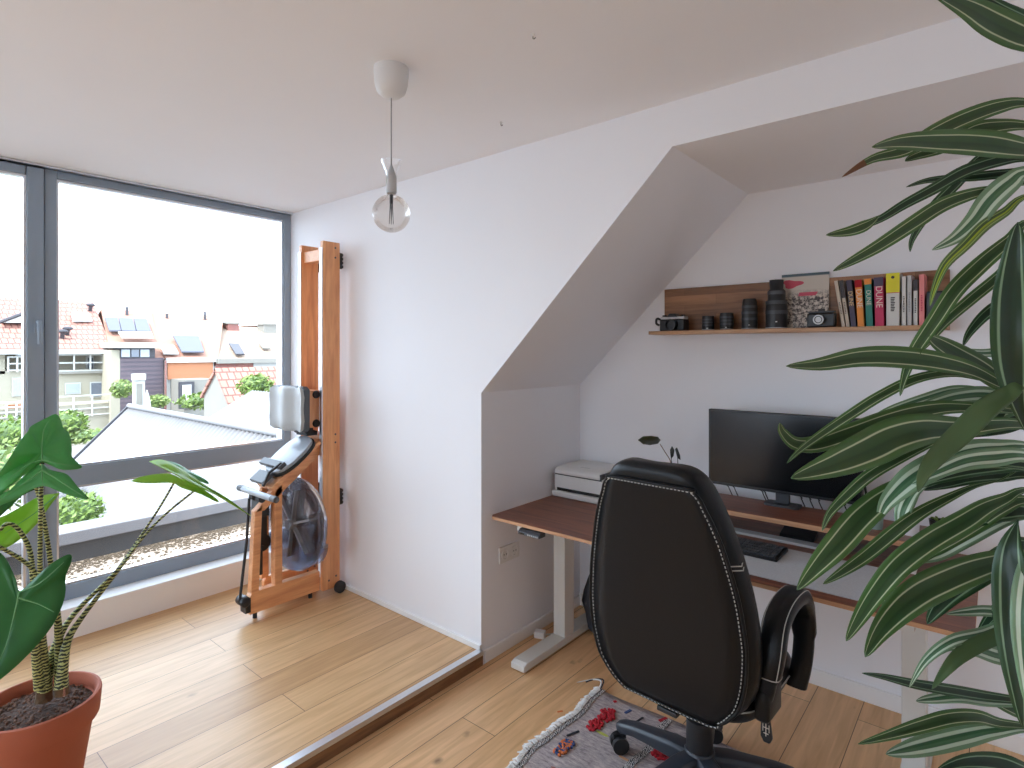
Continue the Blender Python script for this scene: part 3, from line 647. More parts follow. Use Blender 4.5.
# printer
pr = thing('printer', 'white flatbed printer on the left end of the desk', 'printer', (-1.71, 2.82, ZD))
px0, px1, py0, py1 = -1.93, -1.50, 2.675, 2.965
mb = MB().box(px0, px1, py0, py1, ZD+.035, ZD+.122)
mb.box(px0+.0, px1, py0+.05, py1, ZD+.004, ZD+.035)
mb.build('body', 'plastic_w', pr, bevel=.004)
B(px0-.008, px1+.008, py0-.018, py0+.09, ZD+.002, ZD+.034).build('paper_tray', 'plastic_w', pr, bevel=.006)
B(px0+.02, px1-.02, py0-.003, py0+.03, ZD+.036, ZD+.052).build('slot', 'black', pr)
mb = MB(); mb.prism([(py0-.002, ZD+.128), (py1, ZD+.128), (py1, ZD+.165), (py0+.14, ZD+.17), (py0+.02, ZD+.163), (py0-.002, ZD+.15)], 'X', px0, -1.63)
ld = mb.build('scanner_lid', 'plastic_w', pr, bevel=.006)
B(-1.80, -1.74, py0+.07, py0+.085, ZD+.1655, ZD+.1672).build('mark', 'plastic_g', ld)
mb = MB().prism([(py0, ZD+.124), (py1, ZD+.124), (py1, ZD+.16), (py0+.16, ZD+.155), (py0, ZD+.13)], 'X', -1.62, px1)
mb.build('control_deck', 'plastic_w', pr, bevel=.003)
B(-1.632, -1.622, py0+.002, py1-.01, ZD+.124, ZD+.158).build('hinge_gap', 'dgrey', pr)
B(px0+.001, px1-.001, py0+.004, py1-.002, ZD+.12, ZD+.13).build('seam', 'dgrey', pr)
# monitor
mn = thing('monitor', 'black widescreen monitor on the walnut monitor shelf', 'monitor', (-.74, 2.79, ZS))
mx0, mx1, mz0, mz1, my = -1.065, -.418, .925, 1.285, 2.75
B(mx0, mx1, my, my+.028, mz0, mz1).build('bezel', 'black', mn, bevel=.003)
B(mx0+.008, mx1-.008, my-.0016, my+.004, mz0+.014, mz1-.008).build('screen', 'screen', mn)
mb = MB().box(mx0+.15, mx1-.15, my+.028, my+.06, mz0+.06, mz1-.08); mb.build('back_housing', 'black', mn, bevel=.01)
B(-.775, -.715, 2.808, 2.826, ZS+.01, mz0+.2).build('stand_neck', 'dgrey', mn, bevel=.003)
MB().prism(rr(-.82, -.67, 2.775, 2.86, .02), 'Z', ZS, ZS+.01).build('stand_base', 'dgrey', mn)
for i, (x0_, x1_, lab) in enumerate(((-1.03, -.96, 'left of the stand'), (-.87, -.84, 'just left of the stand'), (-.70, -.61, 'right of the stand'), (-.57, -.46, 'at the right end of the monitor'))):
    mb = MB()
    for k in range(2 if i < 2 else 3):
        xa = x0_+(x1_-x0_)*k/2.5
        mb.tube(smooth_path([(xa, 2.813, 1.0), (xa+.01, 2.82, .93), (xa+.03, 2.84, .9), (xa+.02, 2.875, .885), (xa+.05, 2.90, .80)]), .0026, 6)
    tag(mb.build('cable', 'black', smooth=True), 'black cables drooping behind the monitor, '+lab, 'cable', 'monitor cables')

tr = thing('rod', 'thin black rod leaning behind the right edge of the monitor', 'rod', (-.36, 2.86, ZS))
p0 = onY(864, 482, 2.87); p1 = onY(871, 506, 2.80); p1.z = ZS+.006
MB().tube([p0+(p0-p1)*.3, p1], .005, 8).build('rod', 'black', tr, smooth=True)
MB().ball(p1, .0065).build('tip', 'rubber', tr, smooth=True)

# small plants
def pot(name, label, cat, x, y, z, r0, r1, h, mat, group=None):
    t = thing(name, label, cat, (x, y, z), group=group)
    MB().lathe([(r0, 0), (r1, h), (r1-.004, h), (r1-.006, h-.012), (0, h-.012)], (x, y, z), n=24).build('pot', mat, t, smooth=True)
    return t
G = 'little potted plants on the monitor shelf'
x, y = -.367, 2.70
t = pot('potted_cactus', 'cactus in a mint green pot, leftmost pot on the monitor shelf', 'plant', x, y, ZS, .024, .029, .055, 'mint', G)
mb = MB()
for (ax, az, h, r) in ((0, 0, .07, .011), (-.012, .004, .045, .009), (.012, -.004, .04, .008)):
    mb.lathe([(r*.8, .04), (r, .06), (r, .04+h*.8), (r*.6, .04+h), (0, .043+h)], (x+ax, y+az, ZS), n=10)
mb.build('cactus', 'cactus', t, smooth=True)
x, y = -.253, 2.70
t = pot('potted_succulent', 'bushy succulent in a white round pot, middle pot on the monitor shelf', 'plant', x, y, ZS, .029, .032, .062, 'plastic_w', G)
for k in range(14):
    a = k*2.4; rr_ = .004+.0015*k; hh = .055+.05*random.random()
    c = Vector((x+rr_*math.cos(a), y+rr_*math.sin(a), ZS+hh))
    mb = MB().ball(c, (.009, .009, .011), 8, 6); mb.tube([(x+rr_*.5*math.cos(a), y+rr_*.5*math.sin(a), ZS+.045), c], .002, 5)
    mb.build('leaf', 'sucl', t, smooth=True)
x, y = -.165, 2.76
t = pot('potted_seedling', 'seedling in a black tapered pot, rightmost pot on the monitor shelf', 'plant', x, y, ZS, .026, .034, .058, 'black', G)
for k in range(6):
    a = k*1.05; mb = MB()
    mb.tube(smooth_path([(x+.006*math.cos(a), y+.006*math.sin(a), ZS+.04), (x+.014*math.cos(a), y+.014*math.sin(a), ZS+.06), (x+.028*math.cos(a), y+.028*math.sin(a), ZS+.064)]), [.002]*4+[.004]*3+[.003, .0008], 6)
    mb.build('leaf', 'bush', t, smooth=True)
x, y = -1.27, 2.76
t = pot('potted_begonia', 'tall thin stemmed plant with one round leaf, behind the chair back', 'plant', x, y, ZS, .04, .05, .075, 'plastic_w')
D_ = 2.75
def leafblob(name, pts, mat, parent, th=.002):
    c = sum(pts, Vector())/len(pts); n = len(pts)
    mb = MB().add([c]+pts, [(0, 1+i, 1+(i+1) % n) for i in range(n)])
    return mb.build(name, mat, parent, smooth=True, solid=th)
MB().tube(smooth_path([(x, y, ZS+.06), onY(671, 463, 2.76), onY(665, 452, 2.76), onY(660, 444, 2.76)]), .0022, 6).build('stem', 'dry', t, smooth=True)
leafblob('leaf', [onY(a, b_, Y_) for a, b_, Y_ in ((638, 440, 2.70), (643, 436.5, 2.67), (651, 436, 2.70), (658, 437, 2.74), (660.5, 440, 2.77), (658, 443.5, 2.80), (650, 445, 2.79), (643, 444, 2.74))], 'leafdk', t)
for pp, base in ((((670, 450), (672, 446), (674.5, 450), (673.5, 456), (671, 459)), (672, 466)), (((675, 449), (677, 447.5), (680, 455), (680.5, 460), (677.5, 458)), (678, 466))):
    leafblob('leaf', [onY(a, b_, 2.75) for a, b_ in pp], 'leafbk', t)
    MB().tube([(x, y, ZS+.06), onY(base[0], base[1], 2.755), onY(pp[-1][0], pp[-1][1]-3, 2.75)], .0018, 6).build('stem', 'leafbk', t)

# under the desk
bgx, bgy = -1.66, 2.80
t = thing('fabric_bag', 'dark grey fabric bag standing against the wall under the desk', 'bag', (bgx, bgy, 0))
rings = []
for z, hx, hy in ((0, .085, .07), (.02, .1, .085), (.10, .115, .09), (.16, .135, .10), (.22, .125, .09), (.30, .10, .07), (.36, .07, .045)):
    rings.append([Vector((bgx+hx*math.copysign(abs(math.cos(2*PI*k/24))**.6, math.cos(2*PI*k/24)), bgy+hy*math.copysign(abs(math.sin(2*PI*k/24))**.6, math.sin(2*PI*k/24)), z)) for k in range(24)])
MB().loft(rings).build('body', 'bag', t, smooth=True)
MB().tube(smooth_path([(bgx-.05, bgy, .35), (bgx-.04, bgy, .43), (bgx+.04, bgy, .43), (bgx+.05, bgy, .35)]), .008, 8).build('strap', 'bag', t, smooth=True)
t = thing('power_plug', 'white power plug and cable lying by the recess baseboard', 'plug', (-1.90, 2.60, 0))
p = onZ(540, 634, .02)
MB().obox(p, (.028, .01, 0), (-.008, .02, 0), (0, 0, .018)).build('plug', 'plastic_w', t, bevel=.004)
MB().tube(smooth_path([p+Vector((.02, .01, 0)), onZ(552, 634, .012), onZ(560, 630, .01), onZ(566, 622, .012), (-1.80, 2.9, .012)]), .005, 8).build('cable', 'plastic_w', t, smooth=True)
tag(MB().tube(smooth_path([(-1.70, 2.93, ZD-.06), (-1.71, 2.94, .5), (-1.75, 2.95, .2), (-1.80, 2.95, .01)]), .004, 6).build('cable', 'plastic_w', smooth=True), 'white cable hanging from the desk down the recess wall', 'cable')
t = thing('wall_socket', 'white double power socket on recess side wall below desk', 'socket', (XA, 2.31, .5))
B(XA, XA+.010, 2.23, 2.39, .462, .547).build('plate', 'plastic_w', t, bevel=.003)
for yy in (2.271, 2.349):
    MB().lathe([(.028, .0095), (.028, .013), (.022, .013), (.021, .0106), (0, .0106)], (XA, yy, .505), (1, 0, 0), 24).build('outlet', 'plastic_w', t, smooth=True)
    for dy in (-.009, .009): MB().lathe([(.0034, .0100), (.0034, .0112)], (XA, yy+dy, .505), (1, 0, 0), 8).build('pin_hole', 'dgrey', t)

# ================================================================ WALL SHELF
sh = thing('wall_shelf', 'oak picture shelf with backboard on recess rear wall', 'shelf', (-.77, 2.99, 1.655))
B(-1.418, -.143, 2.82, YB, 1.652, 1.67).build('board', 'shelf', sh, bevel=.002)
B(-1.397, -.143, YB-.02, YB, 1.67, 1.903).build('backboard', 'shelfb', sh, bevel=.0015)
ZH = 1.67
def camera(name, label, x0, x1, y0, y1, h, silver=False, lens_r=.03):
    xc = (x0+x1)/2
    t = thing(name, label, 'camera', ((x0+x1)/2, (y0+y1)/2, ZH))
    B(x0, x1, y0, y1, ZH, ZH+h).build('body', 'black', t, bevel=.008)
    if silver:
        tpm = B(x0+.004, x1-.004, y0+.004, y1-.004, ZH+h, ZH+h+.014).build('top_plate', 'plastic_g', t, bevel=.004)
        MB().prism([(xc-.03, ZH+h+.012), (xc+.03, ZH+h+.012), (xc+.016, ZH+h+.03), (xc-.016, ZH+h+.03)], 'Y', y0+.002, y1-.01).build('viewfinder', 'black', t, bevel=.003)
        for dx in (-.055, .05): MB().lathe([(.011, 0), (.011, .01)], (xc+dx, (y0+y1)/2, ZH+h+.014), n=16).build('dial', 'black', t)
        MB().lathe([(lens_r, 0), (lens_r, .035), (lens_r-.006, .035), (lens_r-.008, .02)], (xc+.005, y0, ZH+h*.5), (0, -1, 0)).build('lens', 'black', t, smooth=True)
        MB().tube(smooth_path([(x0, y0+.02, ZH+h), (x0-.018, y0+.01, ZH+h+.006), (x0-.012, y0-.01, ZH+h-.02), (x0+.0, y0+.0, ZH+h-.03)]), .006, 8).build('strap', 'black', t, smooth=True)
    else:
        B(x0+.004, x1-.004, y0+.004, y1-.004, ZH+h, ZH+h+.008).build('top_plate', 'dgrey', t, bevel=.003)
        B(xc-.012, xc+.012, y0+.008, y1-.012, ZH+h+.008, ZH+h+.018).build('hot_shoe', 'black', t, bevel=.002)
        l = MB().lathe([(lens_r, 0), (lens_r, .028), (lens_r-.008, .028), (lens_r-.012, .018), (0, .016)], (xc-.004, y0, ZH+h*.52), (0, -1, 0)).build('lens', 'black', t, smooth=True)
        MB().lathe([(lens_r+.0005, .024), (lens_r+.0005, .0285), (lens_r-.005, .0288), (lens_r-.005, .027)], (xc-.004, y0, ZH+h*.52), (0, -1, 0)).build('lens_ring', 'plastic_g', l, smooth=True)
    return t
camera('camera', 'black and silver camera at the left end of wall shelf', -1.375, -1.235, 2.86, 2.925, .062, True, .03)
def lens(label, x0, x1, prof, y=2.905):
    xc = (x0+x1)/2; r = (x1-x0)/2; h = prof[-1][1]
    t = thing('camera_lens', label, 'lens', (xc, y, ZH), group='camera lenses on the wall shelf')
    MB().lathe([(r*a, z) for a, z in prof]+[(r*prof[-1][0]*.85, h), (r*prof[-1][0]*.8, h-.006), (0, h-.008)], (xc, y, ZH), n=28).build('barrel', 'black', t, smooth=True)
    gz = h*.45
    mb = MB()
    for k in range(3):
        rz = h*(.3+.2*k)
        rad = r*next((pa[0]+(pb[0]-pa[0])*(rz-pa[1])/max(pb[1]-pa[1], 1e-6)) for pa, pb in zip(prof, prof[1:]) if pa[1] <= rz <= pb[1])
        mb.lathe([(rad+.0008, rz), (rad+.0012, rz+.003), (rad+.0012, rz+h*.06), (rad+.0008, rz+h*.06+.003)], (xc, y, ZH), n=28)
    mb.build('focus_ring', 'dgrey', t, smooth=True)
    MB().lathe([(r*prof[0][0]+.0006, .004), (r*prof[0][0]+.0006, .0065)], (xc, y, ZH), n=28).build('mount_ring', 'plastic_g', t)
    a = -PI/2+.25
    rad = r*prof[1][0]+.0005
    MB().obox((xc+rad*math.cos(a), y+rad*math.sin(a), ZH+h*.14), (.004*-math.sin(a), .004*math.cos(a), 0), (.0006*math.cos(a), .0006*math.sin(a), 0), (0, 0, .0025)).build('mark', 'plastic_w', t)
lens('small black lens beside the left camera, shorter of the two small lenses', -1.157, -1.098, [(1, 0), (1, .03), (.95, .05), (1, .074)])
lens('small black lens, second lens from the left on wall shelf', -1.066, -1.0, [(.92, 0), (.97, .02), (1, .03), (1, .07), (.94, .086)])
lens('medium black telephoto lens standing left of the tallest lens', -.957, -.885, [(1, 0), (1, .075), (.95, .10), (.93, .135), (.82, .15)])
lens('tallest black zoom lens with hood, beside the magazine', -.843, -.748, [(1, 0), (1, .10), (.98, .115), (.82, .14), (.80, .18), (.62, .19), (.66, .232)], 2.90)
m, nt, b = newmat('magazine_cover'); M['mag'] = m
tc = N(nt, 'ShaderNodeTexCoord'); sx = N(nt, 'ShaderNodeSeparateXYZ'); nt.links.new(tc.outputs['Generated'], sx.inputs[0])
no = N(nt, 'ShaderNodeTexNoise'); no.inputs['Scale'].default_value = 14; no.inputs['Detail'].default_value = 8; no.inputs['Roughness'].default_value = .75; nt.links.new(tc.outputs['Generated'], no.inputs['Vector'])
cr = N(nt, 'ShaderNodeValToRGB'); cr.color_ramp.elements[0].position = .44; cr.color_ramp.elements[1].position = .56; cr.color_ramp.elements[0].color = S(70, 58, 58); cr.color_ramp.elements[1].color = S(214, 200, 184)
nt.links.new(no.outputs['Fac'], cr.inputs[0])
r2 = N(nt, 'ShaderNodeValToRGB'); e = r2.color_ramp.elements; e[0].position = .55; e[0].color = (0, 0, 0, 1); e[1].position = .72; e[1].color = (1, 1, 1, 1); nt.links.new(sx.outputs[2], r2.inputs[0])
mxa = N(nt, 'ShaderNodeMix', data_type='RGBA'); mxa.inputs[7].default_value = S(206, 196, 184); nt.links.new(r2.outputs[0], mxa.inputs[0]); nt.links.new(cr.outputs[0], mxa.inputs[6])
r3 = N(nt, 'ShaderNodeValToRGB'); e = r3.color_ramp.elements; e[0].position = .94; e[0].color = (0, 0, 0, 1); e[1].position = .96; e[1].color = (1, 1, 1, 1); nt.links.new(sx.outputs[2], r3.inputs[0])
mxb = N(nt, 'ShaderNodeMix', data_type='RGBA'); mxb.inputs[7].default_value = S(70, 92, 100); nt.links.new(r3.outputs[0], mxb.inputs[0]); nt.links.new(mxa.outputs[2], mxb.inputs[6])
nt.links.new(mxb.outputs[2], b.inputs['Base Color']); b.inputs['Roughness'].default_value = .4
wmat('pink_print', (206, 84, 104)); 
t = thing('magazine', 'illustrated magazine with pink blot leaning behind the tallest lens', 'magazine', (-.68, 2.95, ZH))
def lean(x, z, off=0): return Vector((x, 2.948+.02*(z-ZH)/.26-off, z))
q = [lean(-.79, ZH+.001), lean(-.585, ZH+.001), lean(-.585, ZH+.262), lean(-.79, ZH+.262)]
MB().slab(q, .006).build('cover', 'mag', t)
pl = []
for k in range(20):
    a = 2*PI*k/20; rr_ = 1+.25*math.sin(3*a+1); pl.append(lean(-.742+.042*rr_*math.cos(a), ZH+.215+.019*rr_*math.sin(a), .0008))
MB().slab(pl, .0006).build('print', 'pink_print', t)
MB().slab([lean(-.715, ZH+.155, .0008), lean(-.64, ZH+.155, .0008), lean(-.63, ZH+.172, .0008), lean(-.71, ZH+.172, .0008)], .0006).build('print', 'pink_print', t)
camera('camera', 'black rangefinder camera with round lens left of the books', -.652, -.538, 2.845, 2.885, .066, False, .021)
for nm, c in dict(bk_cream=(206, 190, 172), bk_dark=(60, 56, 60), bk_purple=(72, 62, 84), bk_orange=(232, 142, 54), bk_teal=(44, 128, 116), bk_red=(196, 48, 92), bk_yellow=(222, 214, 44), bk_white=(214, 212, 206), bk_grey=(196, 194, 192), bk_pink=(232, 140, 138), ink=(40, 36, 36), ink_w=(226, 214, 200), ink_gold=(230, 196, 140)).items(): wmat(nm, c)
def book(name, label, x0, x1, h, mat, lean_=0, depth=.115, yb=2.868, top=None, title=None, tcol='ink_w', tsize=.03, lines=0):
    xc = (x0+x1)/2; w = x1-x0
    t = thing('book', label, 'book', (xc, yb+depth/2, ZH), group='paperbacks on the wall shelf')
    t.rotation_euler = (0, lean_, 0) if lean_ else (0, 0, 0)
    lift = abs(math.sin(lean_))*w/2
    t.location.z = ZH+lift+.0003
    mb = MB().box(-w/2, w/2, -depth/2, -depth/2+.002, 0, h).box(-w/2, -w/2+.0015, -depth/2, depth/2, 0, h).box(w/2-.0015, w/2, -depth/2, depth/2, 0, h)
    mb.build('cover', mat, t, world=False)
    MB().box(-w/2+.0015, w/2-.0015, -depth/2+.002, depth/2-.004, .002, h-.002).build('pages', 'pagew', t, world=False)
    ysp = -depth/2-.0006
    if top:
        f, mm = top; MB().box(-w/2, w/2, ysp, -depth/2, h*f, h).build('spine_band', mm, t, world=False)
    if title:
        text_mesh(title, tsize, 'title', tcol, t, Matrix.Translation((0, ysp-.0006, h*.60)) @ Matrix.Rotation(PI/2, 4, 'X') @ Matrix.Rotation(-PI/2, 4, 'Z'))
    if lines:
        mb = MB()
        for k in range(lines):
            z = h*.28+k*.0068
            mb.box(-w*.16, w*.16*(.6+.4*((k*7) % 3)/2), ysp-.0004, ysp+.0002, z, z+.0042)
        mb.build('title', tcol, t, world=False)
    return t
book('book', 'thin cream book leaning at the left end of the book row', -.5165, -.5015, .207, 'bk_cream', -.145, lines=8, tcol='bk_dark')
book('book', 'leaning book with black topped cream spine, second from left', -.4995, -.4845, .207, 'bk_cream', -.135, top=(.62, 'bk_dark'), lines=8, tcol='bk_dark')
book('book', 'dark purple paperback in the book row', -.4815, -.460, .205, 'bk_purple', -.09, title='DUNE', tcol='ink_gold', tsize=.024)
book('book', 'orange paperback in the book row', -.4565, -.430, .203, 'bk_orange', -.055, title='DUNE', top=(.84, 'tuft_red'), tsize=.03)
book('book', 'teal paperback with orange topped spine', -.4245, -.398, .205, 'bk_teal', -.035, title='DUNE', top=(.88, 'bk_orange'), tsize=.024)
book('book', 'crimson paperback in the book row', -.392, -.358, .208, 'bk_red', -.02, title='DUNE', top=(.82, 'bk_purple'), tsize=.034)
t = book('book', 'thickest book, yellow over white spine', -.352, -.304, .222, 'bk_white', 0, top=(.63, 'bk_yellow'), lines=9, tcol='ink')
MB().box(-.024, .024, -.0588, -.0575, .138, .1405).build('spine_line', 'bk_red', t, world=False)
MB().lathe([(.006, 0), (.006, .0008), (.004, .0008)], (0, -.0581, .204), (0, -1, 0), 16).build('spine_emblem', 'ink', t, world=False)
book('book', 'white spined book right of the thick yellow book', -.298, -.281, .205, 'bk_white', 0, lines=10, tcol='ink')
book('book', 'light grey spined book beside the white one', -.279, -.262, .207, 'bk_grey', 0, lines=12, tcol='grey')
book('book', 'short black and white spined book beside the pink book', -.258, -.242, .188, 'bk_white', 0, top=(.76, 'bk_dark'), lines=9, tcol='ink')
book('book', 'pink book at the right end of the book row', -.239, -.219, .208, 'bk_pink', 0, lines=10, tcol='bk_red')
t = thing('storage_box', 'small black box at the right end of wall shelf', 'box', (-.18, 2.92, ZH))
B(-.213, -.15, 2.865, 2.965, ZH, ZH+.138).build('case', 'black', t, bevel=.004)
B(-.208, -.155, 2.863, 2.866, ZH+.006, ZH+.13).build('front_panel', 'dgrey', t)

# ================================================================ RUG
rg = thing('rug', 'woven grey rag rug with colourful tufts under the office chair', 'rug', (-.75, 1.8, 0))
rx0, rx1, ry0, ry1, rh = -1.395, -.30, 1.38, 2.29, .008
mb = MB(); nx, ny = 40, 26; vs = []
for j in range(ny+1):
    for i in range(nx+1):
        x = rx0+(rx1-rx0)*i/nx; y = ry0+(ry1-ry0)*j/ny
        x += .008*math.sin(y*13)+.004*math.sin(y*31); y += .006*math.sin(x*11)
        vs.append((x, y, rh+.0015*math.sin(x*40)*math.sin(y*37)))
fs = [(j*(nx+1)+i, j*(nx+1)+i+1, (j+1)*(nx+1)+i+1, (j+1)*(nx+1)+i) for j in range(ny) for i in range(nx)]
o = mb.add(vs, fs).build('weave', 'rug', rg, smooth=True)
md = o.modifiers.new('t', 'SOLIDIFY'); md.thickness = .007; md.offset = -1
def rugstrip(name, x, w, mat, z=rh+.0015):
    vs = []; fs = []
    for k in range(40):
        y = ry0+(ry1-ry0)*k/39; dx = .008*math.sin(y*13)+.004*math.sin(y*31)
        vs += [(x+dx, y, z), (x+dx+w, y, z), (x+dx+w, y, z+.002), (x+dx, y, z+.002)]
        if k:
            a = 4*(k-1); b_ = 4*k
            for q in range(4): fs.append((a+q, a+(q+1) % 4, b_+(q+1) % 4, b_+q))
    return MB().add(vs, fs).build(name, mat, rg)
rugstrip('border', rx0+.012, .022, 'band'); rugstrip('border', rx0+.33, .03, 'band')
rugstrip('border', rx1-.04, .022, 'band')
mb = MB()
for k in range(105):
    y = ry0+(ry1-ry0)*(k+random.random())/105; dx = .008*math.sin(y*13)+.004*math.sin(y*31)
    l = .010+.018*random.random(); a = (random.random()-.5)*.5
    mb.tube([(rx0+dx+.014, y, rh+.004), (rx0+dx-.002, y+a*.01, rh+.007), (rx0+dx-l, y+a*l, .004)], [.0035, .005, .0025], 5)
mb.build('fringe', 'fringe', rg, smooth=True)
mb = MB()
for k in range(150):
    y = ry0+(ry1-ry0)*(k+random.random())/150; l = .026+.02*random.random()
    mb.tube([(rx1-.014, y, rh+.004), (rx1+.008, y, rh+.007), (rx1+l, y+.005, .004)], [.0035, .005, .0025], 5)
mb.build('fringe', 'fringe', rg, smooth=True)
def tuft(px, py, rx_, ry_, mats, n=46):
    c = onZ(px, py, rh)
    for mi, mat in enumerate(mats):
        mb = MB()
        for k in range(int(n*2.2)//len(mats)):
            a = random.random()*2*PI; q = math.sqrt(random.random())
            x = c.x+1.35*rx_*q*math.cos(a); y = c.y+1.35*ry_*q*math.sin(a)
            mb.ball((x, y, rh+.005), (.0075, .007, .006), 7, 5)
        mb.build('yarn_tuft', mat, rg, smooth=True)
tuft(607, 716, .026, .034, ['tuft_red'], 26); tuft(595, 726, .02, .03, ['tuft_red'], 20)
tuft(567, 746, .02, .022, ['tuft_blue', 'tuft_orange'], 24); tuft(560, 752, .016, .02, ['tuft_orange', 'tuft_blue'], 16)
tuft(660, 757, .028, .02, ['tuft_red'], 20)
for (px, py, l, w, mat, an) in ((573, 734, .05, .008, 'yarn_dark', 1.2), (628, 712, .03, .01, 'tuft_blue', 1.3), (615, 702, .012, .01, 'tuft_red', 1), (663, 720, .035, .012, 'tuft_red', 1.2), (640, 720, .035, .007, 'yarn_dark', 1.4), (648, 736, .05, .006, 'tuft_red', .9), (560, 712, .02, .006, 'tuft_orange', 1)):
    c = onZ(px, py, rh); dv = Vector((math.cos(an), math.sin(an), 0))
    MB().obox(c+Vector((0, 0, .0025)), dv*l*.6, Vector((-dv.y, dv.x, 0))*w*.6, (0, 0, .0012)).build('woven_patch', mat, rg)
c = Vector((rx0-.0, ry1-.01, .012))
MB().tube(smooth_path([c, c+Vector((-.005, .03, .02)), c+Vector((-.05, .03, .012)), c+Vector((-.10, -.03, .006))]), [.0035]*9+[.0025]*3+[.001], 8).build('corner_tassel', 'fringe', rg, smooth=True)
MB().tube(smooth_path([c+Vector((.008, 0, 0)), c+Vector((.003, .038, .024)), c+Vector((-.04, .038, .014)), c+Vector((-.07, .0, .006))]), .003, 8).build('corner_tassel', 'yarn_dark', rg, smooth=True)

# ================================================================ OFFICE CHAIR (local frame, +Y is the way it faces)
ch = thing('office_chair', 'black leather executive office chair with grey stitching at the desk', 'chair', (-.795, 1.97, rh), math.radians(-3))
def LB(mb, name, mat, parent=ch, **k): return mb.build(name, mat, parent, world=False, **k)
# (z, half width, y of rear face, thickness)
prof = [(.405, .10, -.225, .07), (.42, .155, -.240, .08), (.46, .218, -.250, .085), (.52, .262, -.257, .08), (.60, .288, -.263, .07), (.70, .293, -.270, .065), (.80, .284, -.280, .065), (.90, .264, -.294, .07), (1.0, .235, -.313, .085), (1.10, .196, -.335, .10), (1.16, .168, -.352, .105), (1.185, .150, -.357, .10), (1.205, .125, -.350, .08), (1.215, .09, -.335, .05)]
NR = 40
def ring(z, w, y, t, e=.42):
    out = []
    for k in range(NR):
        a = 2*PI*k/NR; cx = math.copysign(abs(math.cos(a))**e, math.cos(a)); sy = math.copysign(abs(math.sin(a))**e, math.sin(a))
        fx = 1-(.10 if sy < 0 else 0)*abs(sy)
        yy = y+t/2+sy*t/2
        if sy > 0: yy += .03*abs(cx)**3-.012
        out.append(Vector((cx*w*fx, yy, z)))
    return out
LB(MB().loft([ring(*p) for p in prof]), 'backrest', 'leather', smooth=True, sub=1)
# rear panel and its piping
def bk(z):
    for a, c in zip(prof, prof[1:]):
        if a[0] <= z <= c[0]:
            t = (z-a[0])/(c[0]-a[0]); return [a[i]+(c[i]-a[i])*t for i in range(4)]
    return prof[-1]
zs = [.425, .45, .48, .52, .58, .64, .70, .76, .82, .88, .94, 1.0, 1.06, 1.10, 1.13, 1.148, 1.156]
lf_, rt_ = [], []
for z in zs:
    _, w, y, t = bk(z); w *= .92 if z < 1.1 else .90
    if z > 1.14: w -= .010
    if z > 1.15: w -= .016
    lf_.append(Vector((-w, y-.003, z))); rt_.append(Vector((w, y-.003, z)))
nn = 8; vs = []
for i in range(len(zs)):
    for k in range(nn+1):
        u = k/nn*2-1; p = lf_[i].lerp(rt_[i], k/nn); p.y -= .010*(1-u*u)*math.sin(PI*(i+.5)/len(zs)); vs.append(p)
fs = [(i*(nn+1)+k, i*(nn+1)+k+1, (i+1)*(nn+1)+k+1, (i+1)*(nn+1)+k) for i in range(len(zs)-1) for k in range(nn)]
o = LB(MB().add(vs, fs), 'rear_panel', 'leather', smooth=True, solid=.006)
loop = lf_+list(reversed(rt_)); loop.append(loop[0])
lp = smooth_path(loop, 3)
LB(MB().tube([p+Vector((0, -.002, 0)) for p in lp], .0052, 8), 'piping', 'leather2', o, smooth=True)
mb = MB(); acc = 0
cl = [Vector((p.x*.955, p.y-.006, 1.15 if p.z > 1.15 else p.z)) for p in lp]
dense = []
for a, c in zip(cl, cl[1:]):
    n_ = max(1, int((c-a).length/.004))
    dense += [a.lerp(c, k/n_) for k in range(n_)]
for k in range(0, len(dense)-2, 3): mb.tube([dense[k], dense[k+1]+(dense[k+1]-dense[k])*.5], .0016, 5)
LB(mb, 'stitching', 'stitch', o)
# seam of the head cushion on the side bolster
for s_ in (-1, 1):
    for dz in (0, .012):
        mb = MB(); _, w, y, t = bk(.93+dz); mb.tube([Vector((s_*w*.9, y+.0, .93+dz)), Vector((s_*(w+.002), y+t*.4, .93+dz)), Vector((s_*w*.97, y+t*.8, .935+dz))], .0018, 5)
        LB(mb, 'side_seam', 'stitch', ch)
# seat
rows = []
for z, g in ((.405, .80), (.42, .95), (.46, 1.0), (.49, .99), (.515, .9), (.525, .7)):
    r_ = []
    for k in range(32):
        a = 2*PI*k/32; cx = math.copysign(abs(math.cos(a))**.5, math.cos(a)); sy = math.copysign(abs(math.sin(a))**.5, math.sin(a))
        r_.append(Vector((cx*.262*g, .03+sy*.26*g, z)))
    rows.append(r_)
se = LB(MB().loft(rows), 'seat', 'leather', smooth=True, sub=1)
pts_ = [Vector((p.x*1.002, p.y*1.0, .468)) for p in rows[2]]; pts_.append(pts_[0])
LB(MB().tube(pts_, .0022, 6), 'seat_piping', 'stitch', se)
